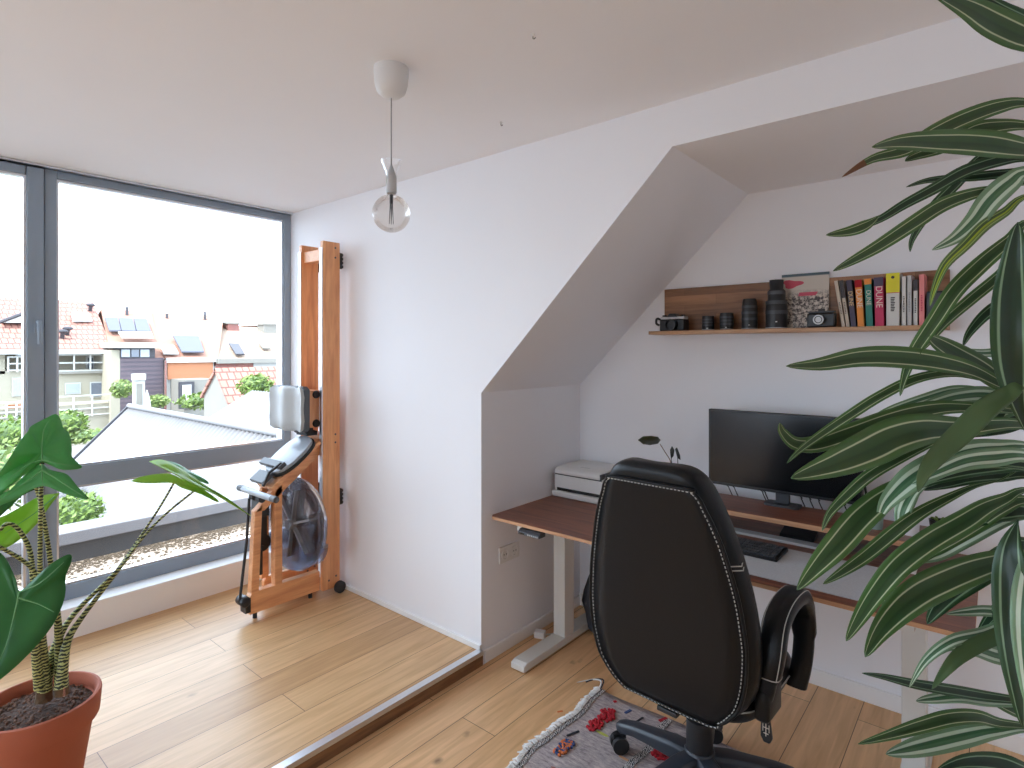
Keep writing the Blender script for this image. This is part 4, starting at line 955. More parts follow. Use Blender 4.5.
# armrests: padded loops
for s_ in (-1, 1):
    x = s_*.298
    path = smooth_path([(x-.04*s_, -.13, .50), (x-.015*s_, -.16, .58), (x, -.16, .66), (x, -.125, .735), (x, -.05, .770), (x, .05, .772), (x, .095, .75), (x, .135, .69), (x, .148, .60), (x-.006*s_, .14, .51), (x-.02*s_, .135, .435)], 4)
    rings = []
    for i, p in enumerate(path):
        tn = (path[min(i+1, len(path)-1)]-path[max(i-1, 0)]).normalized(); sd_ = Vector((1, 0, 0)); nr = tn.cross(sd_).normalized()
        u = i/(len(path)-1); hw = .038 if .12 < u < .8 else .032; ht = .026 if .12 < u < .7 else .018
        rings.append([p+sd_*hw*math.copysign(abs(math.cos(2*PI*k/16))**.6, math.cos(2*PI*k/16))+nr*ht*math.copysign(abs(math.sin(2*PI*k/16))**.6, math.sin(2*PI*k/16)) for k in range(16)])
    ar = LB(MB().loft(rings), 'armrest', 'leather2', smooth=True)
    n0 = int(len(rings)*.14); n1 = int(len(rings)*.7)
    mb = MB()
    mb.tube([rings[i][14]+Vector((0, 0, .0)) for i in range(n0, n1)], .0015, 5); mb.tube([rings[i][10] for i in range(n0, n1)], .0015, 5)
    for i_ in (n0,): mb.tube([rings[i_][k % 16] for k in range(17)], .0018, 5)
    LB(mb, 'stitching', 'stitch', ar)
    LB(MB().box(min(x-.05*s_, x-.005*s_), max(x-.05*s_, x-.005*s_), -.17, -.05, .45, .55), 'arm_bracket', 'leather2', smooth=True, bevel=.012)
# mechanism
LB(MB().box(-.07, .07, -.05, .16, .355, .405), 'tilt_mechanism', 'black', bevel=.006)
LB(MB().obox((0, -.14, .40), (.035, 0, 0), (0, .10, .0), (0, 0, .008)), 'back_bracket', 'black', bevel=.004)
LB(MB().lathe([(.045, .10), (.045, .27), (.034, .275), (.034, .36)], n=24), 'gas_column', 'black', smooth=True)
lv = LB(MB().tube([(.10, .05, .39), (.185, .06, .385), (.20, .06, .37), (.205, .06, .34)], .005, 8), 'height_lever', 'black', smooth=True)
pd = LB(MB().prism([(.191, .345), (.217, .345), (.227, .27), (.219, .252), (.199, .252), (.189, .27)], 'Y', .052, .066), 'lever_paddle', 'black', lv, bevel=.004)
mb = MB().box(.2065, .209, .0512, .0522, .275, .325).box(.197, .219, .0512, .0522, .302, .3045).box(.197, .199, .0512, .0522, .29, .315).box(.217, .219, .0512, .0522, .29, .315).box(.200, .216, .0512, .0522, .283, .2855)
LB(mb, 'height_symbol', 'ink_w', pd)
# base
hub = LB(MB().lathe([(.03, .085), (.055, .09), (.06, .11), (.055, .15), (.048, .165)], n=24), 'hub', 'base_pl', smooth=True)
for k in range(5):
    a = math.radians(179+72*k); dv = Vector((math.cos(a), math.sin(a), 0)); sv = Vector((-dv.y, dv.x, 0))
    rings = []
    for r_, hw, zt, zb in ((.03, .036, .158, .09), (.10, .036, .156, .095), (.18, .031, .144, .095), (.26, .028, .132, .092), (.315, .026, .118, .078), (.338, .016, .108, .08)):
        c = dv*r_
        rings.append([c+sv*hw*.75+Vector((0, 0, zt)), c-sv*hw*.75+Vector((0, 0, zt)), c-sv*hw+Vector((0, 0, zt-.012)), c-sv*hw*.8+Vector((0, 0, zb)), c+sv*hw*.8+Vector((0, 0, zb)), c+sv*hw+Vector((0, 0, zt-.012))])
    LB(MB().loft(rings), 'spoke', 'base_pl', smooth=True, bevel=.003)
    ca = a+.9+k; cd = Vector((math.cos(ca), math.sin(ca), 0)); cs = Vector((-cd.y, cd.x, 0)); cc = dv*.318+cd*.012
    mb = MB()
    for s2 in (-1, 1): mb.lathe([(.018, -.010), (.032, -.008), (.032, .008), (.022, .011)], cc+cs*.018*s2+Vector((0, 0, .0325)), cs, 18)
    cst = LB(mb, 'caster', 'black', smooth=True)
    mb = MB().tube([dv*.318+Vector((0, 0, .07)), dv*.318+Vector((0, 0, .045))], .008, 8); mb.obox(cc+Vector((0, 0, .056)), cd*.026, cs*.007, (0, 0, .012))
    LB(mb, 'caster_hood', 'black', cst, bevel=.003)

# ================================================================ LEFT PLANT (arrow-leaved, zebra stems)
ap = thing('potted_alocasia', 'arrow leaved plant with zebra striped stems in terracotta pot by window', 'plant', (-2.455, .455, ZR))
pc = Vector((-2.455, .455, ZR))
MB().lathe([(.108, 0), (.115, .01), (.150, .235), (.152, .24), (.164, .242), (.168, .25), (.174, .32), (.172, .328), (.164, .33), (.158, .325), (.155, .29), (.14, .28)], pc, n=48).build('pot', 'terra', ap, smooth=True)
mb = MB().lathe([(.153, .285), (.12, .298), (.06, .304), (0, .306)], pc, n=36); mb.build('soil', 'soil', ap, smooth=True)
mb = MB()
for k in range(420):
    a = random.random()*2*PI; q = math.sqrt(random.random())*.148
    s_ = .003+.004*random.random()
    mb.ball(pc+Vector((q*math.cos(a), q*math.sin(a), .300-(.012 if q > .12 else 0)+.004*random.random())), (s_*1.4, s_, s_*.9), 6, 4)
o = mb.build('bark_chips', 'soilbit', ap, smooth=True); o['kind'] = 'stuff'
DS = 1.92
def stem(pts, r0, r1, mat='zebra'):
    sp = smooth_path([P(*p) for p in pts], 5); n = len(sp)
    return MB().tube(sp, [r1+(r0-r1)*(1-i/(n-1))**3.0 for i in range(n)], 10).build('stem', mat, ap, smooth=True)
stem([(44, 700, 1.93), (45, 676, 1.93), (48, 662, 1.93)], .026, .02, 'trunk')
stem([(62, 694, 1.91), (62, 682, 1.91), (62, 676, 1.91)], .022, .018, 'trunk')
stem([(44, 690, 1.93), (56, 645, 1.94), (74, 614, 1.98), (112.5, 575, 2.05), (129, 553, 2.1), (158, 510, 2.15), (175, 481, 2.18)], .02, .004)
stem([(61, 688, 1.9), (66, 646, 1.93), (80, 620, 1.98), (117, 572, 2.06), (144, 536, 2.12), (168, 512, 2.17), (194, 491, 2.2)], .02, .004)
stem([(46, 690, 1.90), (42, 640, 1.88), (41, 610, 1.86), (40, 558, 1.84), (41, 496, 1.8), (42, 463, 1.79)], .018, .006)
stem([(60, 688, 1.93), (58, 625, 1.93), (50, 558, 1.90), (41, 505, 1.86), (36, 487, 1.83)], .018, .006)
stem([(40, 688, 1.88), (35, 640, 1.86), (38, 600, 1.86), (36, 575, 1.85), (22, 560, 1.82), (-4, 545, 1.75)], .017, .006)
stem([(42, 690, 1.9), (38, 620, 1.88), (33, 577, 1.87), (29, 548, 1.86), (17, 528, 1.84), (7, 524, 1.82), (0, 530, 1.80)], .015, .006)
def leafpoly(outline, hubp, mat, ridge=None, th=.0016, droop=.05):
    """a leaf blade: pixel outline with depths, filled in rings around the leaf's sinus"""
    pts = smooth_path([P(*p) for p in outline]+[P(*outline[0])], 3)[:-1]; n = len(pts); hb = P(*hubp)
    vs = [hb]; fs = []
    V = hb.copy(); V.z -= H; V.normalize()
    fr = (.33, .66, 1.0)
    for q in fr:
        for i, p in enumerate(pts):
            v = hb.lerp(p, q); v = v+V*droop*(q**2)*.5*(1+.25*math.sin(i*2*PI/n*7)); vs.append(v)
    for i in range(n): fs.append((0, 1+i, 1+(i+1) % n))
    for r in range(2):
        for i in range(n):
            fs.append((1+r*n+i, 1+(r+1)*n+i, 1+(r+1)*n+(i+1) % n, 1+r*n+(i+1) % n))
    o = MB().add(vs, fs).build('leaf', mat, ap, smooth=True, solid=th)
    if ridge:
        for rd in ridge:
            mb = MB(); sp = smooth_path([P(*p)+V*(-.004) for p in rd], 4); k = len(sp)
            mb.tube(sp, [.0022-.0016*i/(k-1) for i in range(k)], 6).build('vein', 'vein', o, smooth=True)
    return o
leafpoly([(-8, 482, 1.72), (4, 466, 1.72), (10, 457, 1.72), (16, 447, 1.74), (22, 438, 1.76), (28, 431, 1.78), (31, 426, 1.8), (44, 419, 1.84), (55, 414, 1.88), (60, 418, 1.88), (63, 427, 1.87), (69, 433, 1.86), (72, 448, 1.84), (72, 456, 1.82), (76, 461, 1.82), (82, 468, 1.82), (63, 470, 1.79), (50, 465, 1.79), (42, 463, 1.79), (28, 472, 1.77), (10, 486, 1.73), (-8, 500, 1.70)], (42, 452, 1.80), 'alo1', [[(42, 462, 1.785), (42, 445, 1.80), (44, 430, 1.82), (50, 419, 1.85)], [(42, 460, 1.785), (56, 463, 1.79), (74, 466, 1.81)], [(42, 460, 1.785), (25, 466, 1.76), (5, 482, 1.72)]], droop=.02)
leafpoly([(42, 462, 1.79), (49, 469, 1.78), (58, 472, 1.78), (68, 475, 1.78), (78, 487, 1.77), (89, 499, 1.76), (75, 497, 1.75), (60, 492, 1.74), (44, 486, 1.74), (29, 491, 1.73), (16, 499, 1.72), (-8, 508, 1.70), (-8, 500, 1.70), (10, 490, 1.72), (26, 474, 1.76)], (42, 475, 1.76), 'alo1', [[(42, 464, 1.77), (42, 476, 1.745), (43, 485, 1.735)], [(42, 470, 1.755), (60, 481, 1.75), (84, 497, 1.75)], [(42, 470, 1.755), (26, 482, 1.735), (0, 500, 1.7)]], droop=.015)
leafpoly([(36, 489, 1.78), (22, 496, 1.76), (4, 513, 1.74), (-10, 522, 1.72), (-10, 498, 1.72), (10, 491, 1.75), (24, 489, 1.77)], (8, 500, 1.75), 'alo3', droop=.01)
leafpoly([(60, 493, 1.98), (50, 506, 1.96), (40, 520, 1.94), (28, 533, 1.92), (10, 546, 1.88), (-10, 552, 1.85), (-10, 524, 1.85), (6, 515, 1.88), (22, 506, 1.92), (40, 496, 1.96)], (22, 522, 1.93), 'alo2', [[(55, 496, 1.96), (35, 513, 1.935), (5, 533, 1.87)]], droop=.02)
leafpoly([(-12, 547, 1.62), (0, 552, 1.62), (8, 562, 1.62), (16, 580, 1.60), (20, 591, 1.60), (36, 577, 1.62), (52, 563, 1.64), (69, 554, 1.66), (72, 560, 1.66), (66, 576, 1.65), (65, 597, 1.62), (53, 625, 1.58), (29, 654, 1.54), (0, 680, 1.50), (-14, 686, 1.49)], (19, 606, 1.59), 'alo3', [[(19, 592, 1.585), (14, 615, 1.57), (6, 645, 1.54), (-6, 672, 1.50)], [(19, 592, 1.585), (40, 583, 1.60), (64, 562, 1.64)], [(19, 598, 1.58), (38, 604, 1.585), (54, 612, 1.58)]], droop=.02)
leafpoly([(131, 481, 2.10), (140, 477, 2.12), (157, 474, 2.15), (171, 474, 2.17), (182, 479, 2.18), (198, 486, 2.2), (217, 499, 2.24), (217, 502, 2.24), (202, 494.5, 2.2), (182, 488, 2.17), (173, 483, 2.16), (157, 483, 2.13), (141, 483, 2.11)], (176, 481, 2.17), 'alo2', droop=.01)
leafpoly([(149, 461.5, 2.26), (161, 459.5, 2.28), (177, 466, 2.27), (192, 476, 2.25), (208, 487, 2.24), (227, 498, 2.25), (251, 516, 2.28), (232, 503, 2.22), (212, 493, 2.19), (192, 484, 2.18), (174, 474, 2.2), (160, 467, 2.23)], (184, 476, 2.22), 'alo2', droop=.006)
leafpoly([(161, 460, 2.28), (176, 463, 2.3), (190, 471, 2.31), (206, 480, 2.30), (208, 484, 2.29), (196, 479, 2.26), (178, 468, 2.26)], (185, 471, 2.28), 'alo1', droop=.006)
MB().obox(P(64, 692, 1.83), (.004, .002, 0), (0, .001, 0), (0.002, 0, .016)).build('plant_tag', 'clear', ap)

# ================================================================ RIGHT PLANT (striped dracaena)
SX, SY = .13, 1.50
dp = thing('potted_dracaena', 'tall striped dracaena with long arching leaves in the right foreground', 'plant', (SX, SY, 0))
MB().lathe([(.12, 0), (.13, .01), (.165, .28), (.165, .30), (.152, .30), (.15, .265), (.0, .265)], (SX, SY, 0), n=40).build('pot', 'planter', dp, smooth=True)
MB().lathe([(.15, .262), (.08, .272), (0, .275)], (SX, SY, 0), n=30).build('soil', 'soil', dp, smooth=True)
MB().tube(smooth_path([(SX, SY, .26), (SX+.01, SY+.01, .8), (SX-.004, SY, 1.3), (SX+.006, SY-.01, 1.8), (SX, SY, 2.14)]), [.02-.0006*i for i in range(17)], 12).build('stem', 'cane', dp, smooth=True)
MB().tube(smooth_path([(SX+.06, SY+.04, .26), (SX+.09, SY+.05, .6), (SX+.08, SY+.06, 1.0)]), [.018-.0008*i for i in range(9)], 12).build('stem', 'cane', dp, smooth=True)
CREAM = []
def dleaf(pts, w, mat='drac', d0=1.06, d1=.98, tilt=.55, fold=.25, ext=True, wave=.2, dry=0, peak=.45, pw=1.25):
    """pts: midrib from base to tip; w: blade width seen at its widest (px)"""
    n = len(pts)
    mid = []
    pp = list(pts)
    if ext:
        px, py = pp[0]
        mid.append(Vector((SX, SY, P(1068, py+(1062-px)*.2+6, 1.08).z)))
    for i, (x, y) in enumerate(pp):
        t = i/(n-1); mid.append(P(x, y, d0+(d1-d0)*t))
    sp = smooth_path(mid, 5); k = len(sp)
    vs = []; fs = []; uv = {}
    mb = MB(); cols = 9
    ph = random.random()*6; prev = None
    for i, p in enumerate(sp):
        t = i/(k-1)
        tn = (sp[min(i+1, k-1)]-sp[max(i-1, 0)]).normalized()
        V = Vector((p.x, p.y, p.z-H)); dist = V.length; V.normalize()
        s0 = tn.cross(V); s0 = s0.normalized() if s0.length > .05 else Vector((0, 0, 1))
        if (s0.dot(prev) if prev is not None else s0.z) < 0: s0 = -s0
        prev = s0
        ww = (math.sin(PI*min(1, (t/peak if t < peak else 1)*.5))**pw if t < peak else (math.cos(PI/2*((t-peak)/(1-peak))))**.75)
        ww = max(ww, ((.22 if pw < 2 else .12) if ext else .04) if t < peak else .02)
        hw = w*.43*dist/FPX*ww
        for c in range(cols):
            u = c/(cols-1)*2-1
            wv = wave*hw*math.sin(ph+t*17+u*1.2)*abs(u)
            v = p+s0*hw*u+V*(tilt*hw*u+fold*hw*(abs(u)-.5)*-1+wv)
            uv[len(vs)] = ((u+1)/2, t); vs.append(v)
        if i:
            a = (i-1)*cols; b_ = i*cols
            for c in range(cols-1): fs.append((a+c, a+c+1, b_+c+1, b_+c))
    mb.add(vs, fs); mb.uv = uv
    ms = [mat]
    if dry:
        ms.append('dry')
        for fi in range(len(mb.f)):
            if fi//(cols-1) >= (k-1)*(1-dry): mb.mi[fi] = 1
    o = mb.build('leaf', ms, dp, smooth=True, solid=.0008)
    return o
# upper crown
dleaf([(1040, 42), (1000, 25), (970, 8), (930, -10)], 22, d0=1.0, d1=.9)
dleaf([(1045, 30), (1010, 14), (975, -8)], 14, 'dracd', d0=1.05, d1=1.0)
dleaf([(1030, 150), (985, 143), (940, 141), (900, 142), (872, 147)], 22, d0=1.0, d1=.86, peak=.4)
dleaf([(1030, 103), (1000, 106), (965, 118), (935, 132), (905, 150), (872, 159), (842, 177)], 15, d0=1.06, d1=1.02, dry=.12)
dleaf([(1030, 126), (1000, 126), (975, 130), (945, 146), (915, 156), (905, 161)], 13, 'drac', d0=1.08, d1=1.05)
dleaf([(1030, 158), (1000, 160), (965, 171), (935, 188), (905, 204), (880, 219), (855, 229), (827, 234)], 11, 'dracd', d0=1.06, d1=1.0, peak=.3, pw=1.25)
dleaf([(880, 215), (868, 224), (850, 231), (826, 235)], 11, 'drac', d0=1.01, d1=1.0, ext=False, peak=.5)
dleaf([(1030, 172), (1000, 174), (970, 177), (930, 180), (906, 187)], 8, 'dracd', d0=1.08, d1=1.04)
dleaf([(1030, 183), (990, 190), (965, 196), (940, 206), (915, 222), (880, 245), (850, 262), (833, 271)], 14, d0=1.04, d1=.96, peak=.6)
dleaf([(1030, 140), (985, 155), (955, 185), (935, 205), (922, 222), (912, 240), (910, 252)], 9, 'dracd', d0=1.1, d1=1.08)
dleaf([(1030, 172), (1010, 182), (990, 200), (975, 220), (955, 238), (932, 250)], 19, 'dracw', d0=1.02, d1=.97)
dleaf([(1030, 196), (1005, 212), (985, 225), (965, 245), (945, 265), (934, 290), (930, 306)], 10, 'dracy', d0=1.0, d1=.92)
dleaf([(1030, 222), (1010, 240), (980, 265), (955, 290), (935, 320), (915, 350), (905, 375), (900, 396)], 15, d0=1.0, d1=.92)
dleaf([(1030, 245), (1000, 275), (970, 300), (945, 322), (925, 345), (910, 360)], 10, d0=1.04, d1=.98)
dleaf([(1030, 295), (1003, 303), (985, 315), (970, 332), (963, 346)], 10, 'dracd', d0=1.04, d1=1.0)
dleaf([(1030, 335), (1005, 350), (985, 353), (965, 352), (950, 358)], 8, 'dracw', d0=1.06, d1=1.02)
# middle crown
dleaf([(1020, 392), (975, 371), (940, 362), (900, 357), (860, 357), (820, 364), (786, 366)], 21, d0=.98, d1=.86, peak=.6)
dleaf([(1016, 390), (985, 370), (960, 355), (938, 342), (929, 336)], 20, d0=1.0, d1=.94)
dleaf([(1018, 390), (980, 378), (950, 373), (915, 379), (880, 396), (850, 415), (820, 435), (800, 450), (787, 463)], 10, d0=1.0, d1=.9, peak=.6)
dleaf([(1018, 398), (985, 392), (955, 390), (925, 398), (890, 410), (872, 420), (858, 430)], 9, 'dracw', d0=1.04, d1=1.0)
dleaf([(1022, 404), (990, 395), (960, 396), (935, 402), (918, 406)], 15, 'dracw', d0=1.04, d1=1.0)
dleaf([(1020, 412), (960, 407), (925, 410), (890, 419), (850, 433), (815, 444), (795, 443), (783, 432), (780, 423)], 19, d0=1.0, d1=.90, peak=.5)
dleaf([(1020, 424), (960, 428), (925, 429), (895, 436), (868, 449), (830, 465), (791, 478)], 36, d0=.98, d1=.84, peak=.66, tilt=.3)
dleaf([(1030, 384), (1008, 394), (984, 410), (960, 434), (937, 456), (924, 474), (918, 492)], 19, 'drac0', d0=.92, d1=.82, peak=.5)
dleaf([(1030, 420), (1000, 424), (975, 430), (950, 437)], 18, 'dracd', d0=1.02, d1=.98)
dleaf([(1030, 425), (960, 430), (935, 441), (900, 458), (870, 475), (848, 494), (830, 513), (822, 531)], 11, d0=1.02, d1=.92, peak=.65, pw=2.2)
dleaf([(1030, 395), (1012, 405), (995, 415), (985, 425)], 16, 'dracw', d0=1.03, d1=1.02)
dleaf([(1030, 447), (1000, 448), (970, 452), (940, 463), (915, 476), (898, 490), (885, 505), (878, 522)], 24, 'dracw', d0=.95, d1=.92, peak=.5)
dleaf([(1030, 456), (995, 457), (965, 461), (935, 473), (912, 484)], 17, 'dracw', d0=.93, d1=.90)
dleaf([(1030, 466), (990, 466), (960, 471), (930, 480), (905, 492)], 15, 'dracd', d0=1.04, d1=1.0)
dleaf([(1030, 474), (1000, 474), (970, 477), (945, 484), (922, 490)], 14, 'dracd', d0=1.08, d1=1.06)
dleaf([(1020, 468), (960, 468), (915, 481), (885, 497), (862, 516), (840, 541), (818, 565), (797, 590)], 26, d0=.99, d1=.88, peak=.68, tilt=.3, pw=2.2)
dleaf([(1030, 468), (1000, 480), (975, 486), (950, 497), (920, 513), (893, 533), (865, 556), (842, 572), (823, 584)], 13, d0=1.04, d1=.94, peak=.7, pw=3.2)
dleaf([(930, 484), (914, 492), (905, 505), (901, 520), (903, 537)], 14, 'dracw', d0=1.02, d1=1.0, ext=False)
dleaf([(1030, 490), (1005, 499), (985, 508), (965, 521), (930, 541), (900, 564), (876, 592), (858, 620), (846, 641)], 21, d0=1.0, d1=.86, peak=.6)
dleaf([(1030, 500), (1000, 508), (975, 524), (950, 540), (925, 556), (912, 572)], 15, d0=1.06, d1=1.02)
dleaf([(1030, 515), (1000, 520), (965, 538), (938, 553), (915, 560), (895, 575)], 15, 'dracw', d0=1.08, d1=1.05)
dleaf([(1030, 512), (1005, 512), (985, 518), (965, 528)], 16, 'dracd', d0=1.06, d1=1.04)
# lower crown
dleaf([(1030, 556), (1000, 561), (960, 574), (925, 590), (900, 608), (880, 631), (865, 657)], 27, 'drac', d0=.98, d1=.86, peak=.55, tilt=.35)
dleaf([(1030, 560), (995, 566), (970, 579), (950, 594), (936, 610), (927, 624)], 20, 'dracd', d0=1.02, d1=.98)
dleaf([(930, 556), (905, 566), (893, 582), (886, 604), (878, 628)], 8, d0=1.02, d1=1.0, ext=False)
dleaf([(1030, 545), (1010, 552), (990, 560), (970, 565)], 16, 'dracd', d0=1.0, d1=.98)
dleaf([(1030, 618), (990, 611), (965, 612), (946, 614)], 9, 'dracw', d0=1.02, d1=1.0)
dleaf([(1030, 600), (1005, 606), (990, 618), (976, 637)], 11, 'dracd', d0=1.02, d1=1.0)
dleaf([(1030, 618), (985, 633), (952, 641), (926, 660), (909, 688)], 10, 'dracw', d0=1.0, d1=.94)
dleaf([(1030, 628), (990, 639), (962, 654), (946, 670), (932, 689)], 12, 'drac0', d0=.98, d1=.92)
dleaf([(1030, 660), (1000, 656), (975, 648), (950, 645), (938, 655)], 14, 'dracw', d0=1.04, d1=1.0)
dleaf([(1030, 640), (1005, 650), (985, 651), (965, 655)], 12, 'dracw', d0=1.06, d1=1.04)
dleaf([(1030, 703), (985, 696), (950, 690), (915, 684), (885, 677), (862, 673)], 9, 'dracd', d0=1.0, d1=.92)
dleaf([(1030, 704), (985, 699), (960, 696), (930, 699), (916, 701)], 11, 'dracw', d0=1.0, d1=.95)
dleaf([(1030, 715), (1012, 707), (995, 700), (980, 697)], 12, 'drac', d0=1.02, d1=1.0)
dleaf([(1035, 728), (1000, 723), (978, 717), (950, 718), (920, 726), (890, 735), (858, 744)], 12, d0=1.0, d1=.9, peak=.6)
dleaf([(1035, 728), (995, 730), (965, 736), (930, 744), (905, 750), (886, 754)], 16, 'dracw', d0=1.0, d1=.92, peak=.6)
dleaf([(1035, 775), (1000, 763), (965, 762), (936, 771)], 14, 'dracd', d0=.95, d1=.9)
dleaf([(1030, 440), (1018, 400), (1013, 360), (1012, 310), (1014, 265), (1018, 222)], 30, 'dracd', d0=.92, d1=.88, ext=False, tilt=.2, peak=.5)
dleaf([(1046, 420), (1032, 380), (1029, 320), (1031, 262)], 22, 'dracw', d0=.95, d1=.9, ext=False, tilt=.2)
dleaf([(1018, 520), (1010, 550), (1010, 600), (1013, 660), (1023, 728)], 24, 'dracd', d0=.92, d1=.88, ext=False, tilt=.2)
dleaf([(1034, 530), (1028, 580), (1025, 640), (1030, 715)], 20, 'dracw', d0=.9, d1=.86, ext=False, tilt=.2)
# the side of the crown that faces away
for k in range(26):
    a = random.uniform(-1.9, 1.5); z0_ = random.uniform(.75, 2.1); L_ = random.uniform(.3, .42)
    dv = Vector((math.cos(a), math.sin(a), 0)); b0 = Vector((SX, SY, z0_)); vs = []; fs = []; uv = {}
    for i in range(13):
        t = i/12; p = b0+dv*L_*(t-.12*t*t)+Vector((0, 0, .16*t-.34*t*t)); sv = Vector((-dv.y, dv.x, 0)); hw = .017*max(.3 if t < .4 else .02, math.sin(PI*min(1, .12+t*.88)))
        for c in range(5):
            u = c/2-1; uv[len(vs)] = ((u+1)/2, t); vs.append(p+sv*hw*u+Vector((0, 0, .2*hw*abs(u))))
        if i:
            for c in range(4): fs.append(((i-1)*5+c, (i-1)*5+c+1, i*5+c+1, i*5+c))
    mb = MB(); mb.add(vs, fs); mb.uv = uv; mb.build('leaf', random.choice(['drac', 'drac', 'dracd', 'dracw']), dp, smooth=True, solid=.0008)

# ================================================================ OUTSIDE
GZ = -4.2
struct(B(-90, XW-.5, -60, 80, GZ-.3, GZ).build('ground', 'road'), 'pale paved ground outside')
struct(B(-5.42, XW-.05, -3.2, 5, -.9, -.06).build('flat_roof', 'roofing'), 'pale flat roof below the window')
pw = thing('parapet', 'low roof parapet with pale coping outside the window', 'parapet', (-5.5, .9, -.9))
B(-5.58, -5.42, -3.2, 5, -.9, .09).build('wall', 'concrete_d', pw)
B(-5.66, -5.38, -3.2, 5, .09, .185).build('coping', 'concrete', pw, bevel=.008)
mb = MB()
for k in range(4200):
    y = random.uniform(-1.0, 3.6); x = -5.40+abs(random.gauss(0, .12))*(1+.4*math.sin(y*7))
    if random.random() < .25: x = random.uniform(-5.4, -4.9)
    s_ = random.uniform(.004, .011); mb.ball((x, y, -.06+s_*.4), (s_, s_*1.2, s_*.7), 5, 3)
o = mb.build('gravel', 'gravel'); tag(o, 'loose brown gravel along the foot of the roof parapet', 'gravel', kind='stuff')
# corrugated roof: ridge runs away from the house
def corrugated(x0, x1, yR, zR, yE, zE, amp=.03, per=.18):
    n = int(abs(x1-x0)/per*6); top_, bot = [], []
    for i in range(n+1):
        x = x0+(x1-x0)*i/n; dz = amp*math.sin(2*PI*x/per)
        top_.append((x, yR, zR+dz)); bot.append((x, yE, zE+dz))
    vs = top_+bot; m_ = n+1
    return vs, [(i, i+1, m_+i+1, m_+i) for i in range(n)]
br_ = thing('workshop_building', 'low building with big grey corrugated gable roof outside the window', 'building', (-12, 5.3, GZ))
yR, zR = 5.28, .02
vs, fs = corrugated(-18.0, -5.8, yR, zR, 3.0, -2.35)
o = MB().add(vs, fs).build('roof', 'corr', br_, smooth=True); md = o.modifiers.new('t', 'SOLIDIFY'); md.thickness = .02
vs, fs = corrugated(-18.0, -5.8, yR, zR, 7.2, -1.95)
o = MB().add(vs, fs).build('roof', 'corr', br_, smooth=True); md = o.modifiers.new('t', 'SOLIDIFY'); md.thickness = .02
MB().tube([(-18.05, yR, zR+.03), (-5.8, yR, zR+.03)], .07, 10).build('ridge_cap', 'corr', br_, smooth=True)
MB().prism([(3.1, GZ), (7.1, GZ), (7.1, -1.9), (5.28, -.02), (3.1, -2.3)], 'X', -17.9, -5.9).build('wall', 'grey_o', br_)
MB().obox((-18.02, 4.14, -1.17), (.03, 0, 0), (0, 1.17, 1.21), (0, -.05, .05)).build('verge', 'dark_o', br_)
br2 = thing('annex_building', 'second corrugated roof rising behind the ridge of the near one', 'building', (-16, 8.6, GZ))
q0, q1, q2, q3 = onX(232, 396, -20), onX(286, 391, -20), onX(300, 440, -13.6), onX(205, 421, -16.5)
vs, fs = corrugated(-20, -12.5, 9.6, .15, 7.3, -1.15, .02, .2)
o = MB().add(vs, fs).build('roof', 'corr', br2, smooth=True); md = o.modifiers.new('t', 'SOLIDIFY'); md.thickness = .02
MB().prism([(7.55, GZ), (11.8, GZ), (11.8, -1.1), (9.6, .1), (7.55, -1.05)], 'X', -19.9, -12.6).build('wall', 'grey_o', br2)
# grey gable shed with tiled roof
gs = thing('gable_shed', 'small shed with grey gable wall and red tiled roof', 'shed', (-27, 12, GZ))
pk = onX(217, 369, -26.0); yg = pk.y
el_ = onY(204, 394, yg); er_ = onY(233, 409, yg)
MB().prism([(el_.x, GZ), (er_.x, GZ), (er_.x, er_.z), (pk.x, pk.z), (el_.x, el_.z)], 'Y', yg, yg+.25).build('gable_wall', 'grey_o', gs)
MB().prism([(el_.x+.1, GZ), (er_.x-.1, GZ), (er_.x-.1, er_.z-.1), (pk.x, pk.z-.15), (el_.x+.1, el_.z-.1)], 'Y', yg+.25, yg+9).build('wall', 'render', gs)
MB().slab([(er_.x+.2, yg-.1, er_.z-.15), (er_.x+.2, yg+9, er_.z-.15), (pk.x, yg+9, pk.z+.05), (pk.x, yg-.1, pk.z+.05)], .12).build('roof', 'tile', gs)
MB().slab([(pk.x, yg-.1, pk.z+.05), (pk.x, yg+9, pk.z+.05), (el_.x-.2, yg+9, el_.z-.1), (el_.x-.2, yg-.1, el_.z-.1)], .12).build('roof', 'tile', gs)
def facade(parent, name, X, x0, y0, x1, y1, mat, dep=.2, **k):
    a = onX(x0, y0, X); c = onX(x1, y1, X)
    return B(X-dep, X, min(a.y, c.y), max(a.y, c.y), min(a.z, c.z), max(a.z, c.z)).build(name, mat, parent, **k)
def roofquad(parent, name, pts, mat, th=.15):
    return MB().slab([P_ for P_ in pts], th).build(name, mat, parent)
def on_roof(x, y, e, r):              # pixel -> point on the roof plane through eave point e and ridge point r (plane parallel to Y)
    a = (x-512)/FPX; rx_ = a*RX+FX; rz_ = (YH-y)/FPX
    s_ = (r.z-e.z)/(r.x-e.x)
    d_ = (e.z-H-s_*e.x)/(rz_-s_*rx_)
    return P(x, y, d_)
def roof_item(parent, name, quad, e, r, mat, th=.12, lift=.12):
    up_ = Vector((.5, 0, .86))
    return MB().slab([on_roof(x, y, e, r)+up_*lift for x, y in quad], th).build(name, mat, parent)
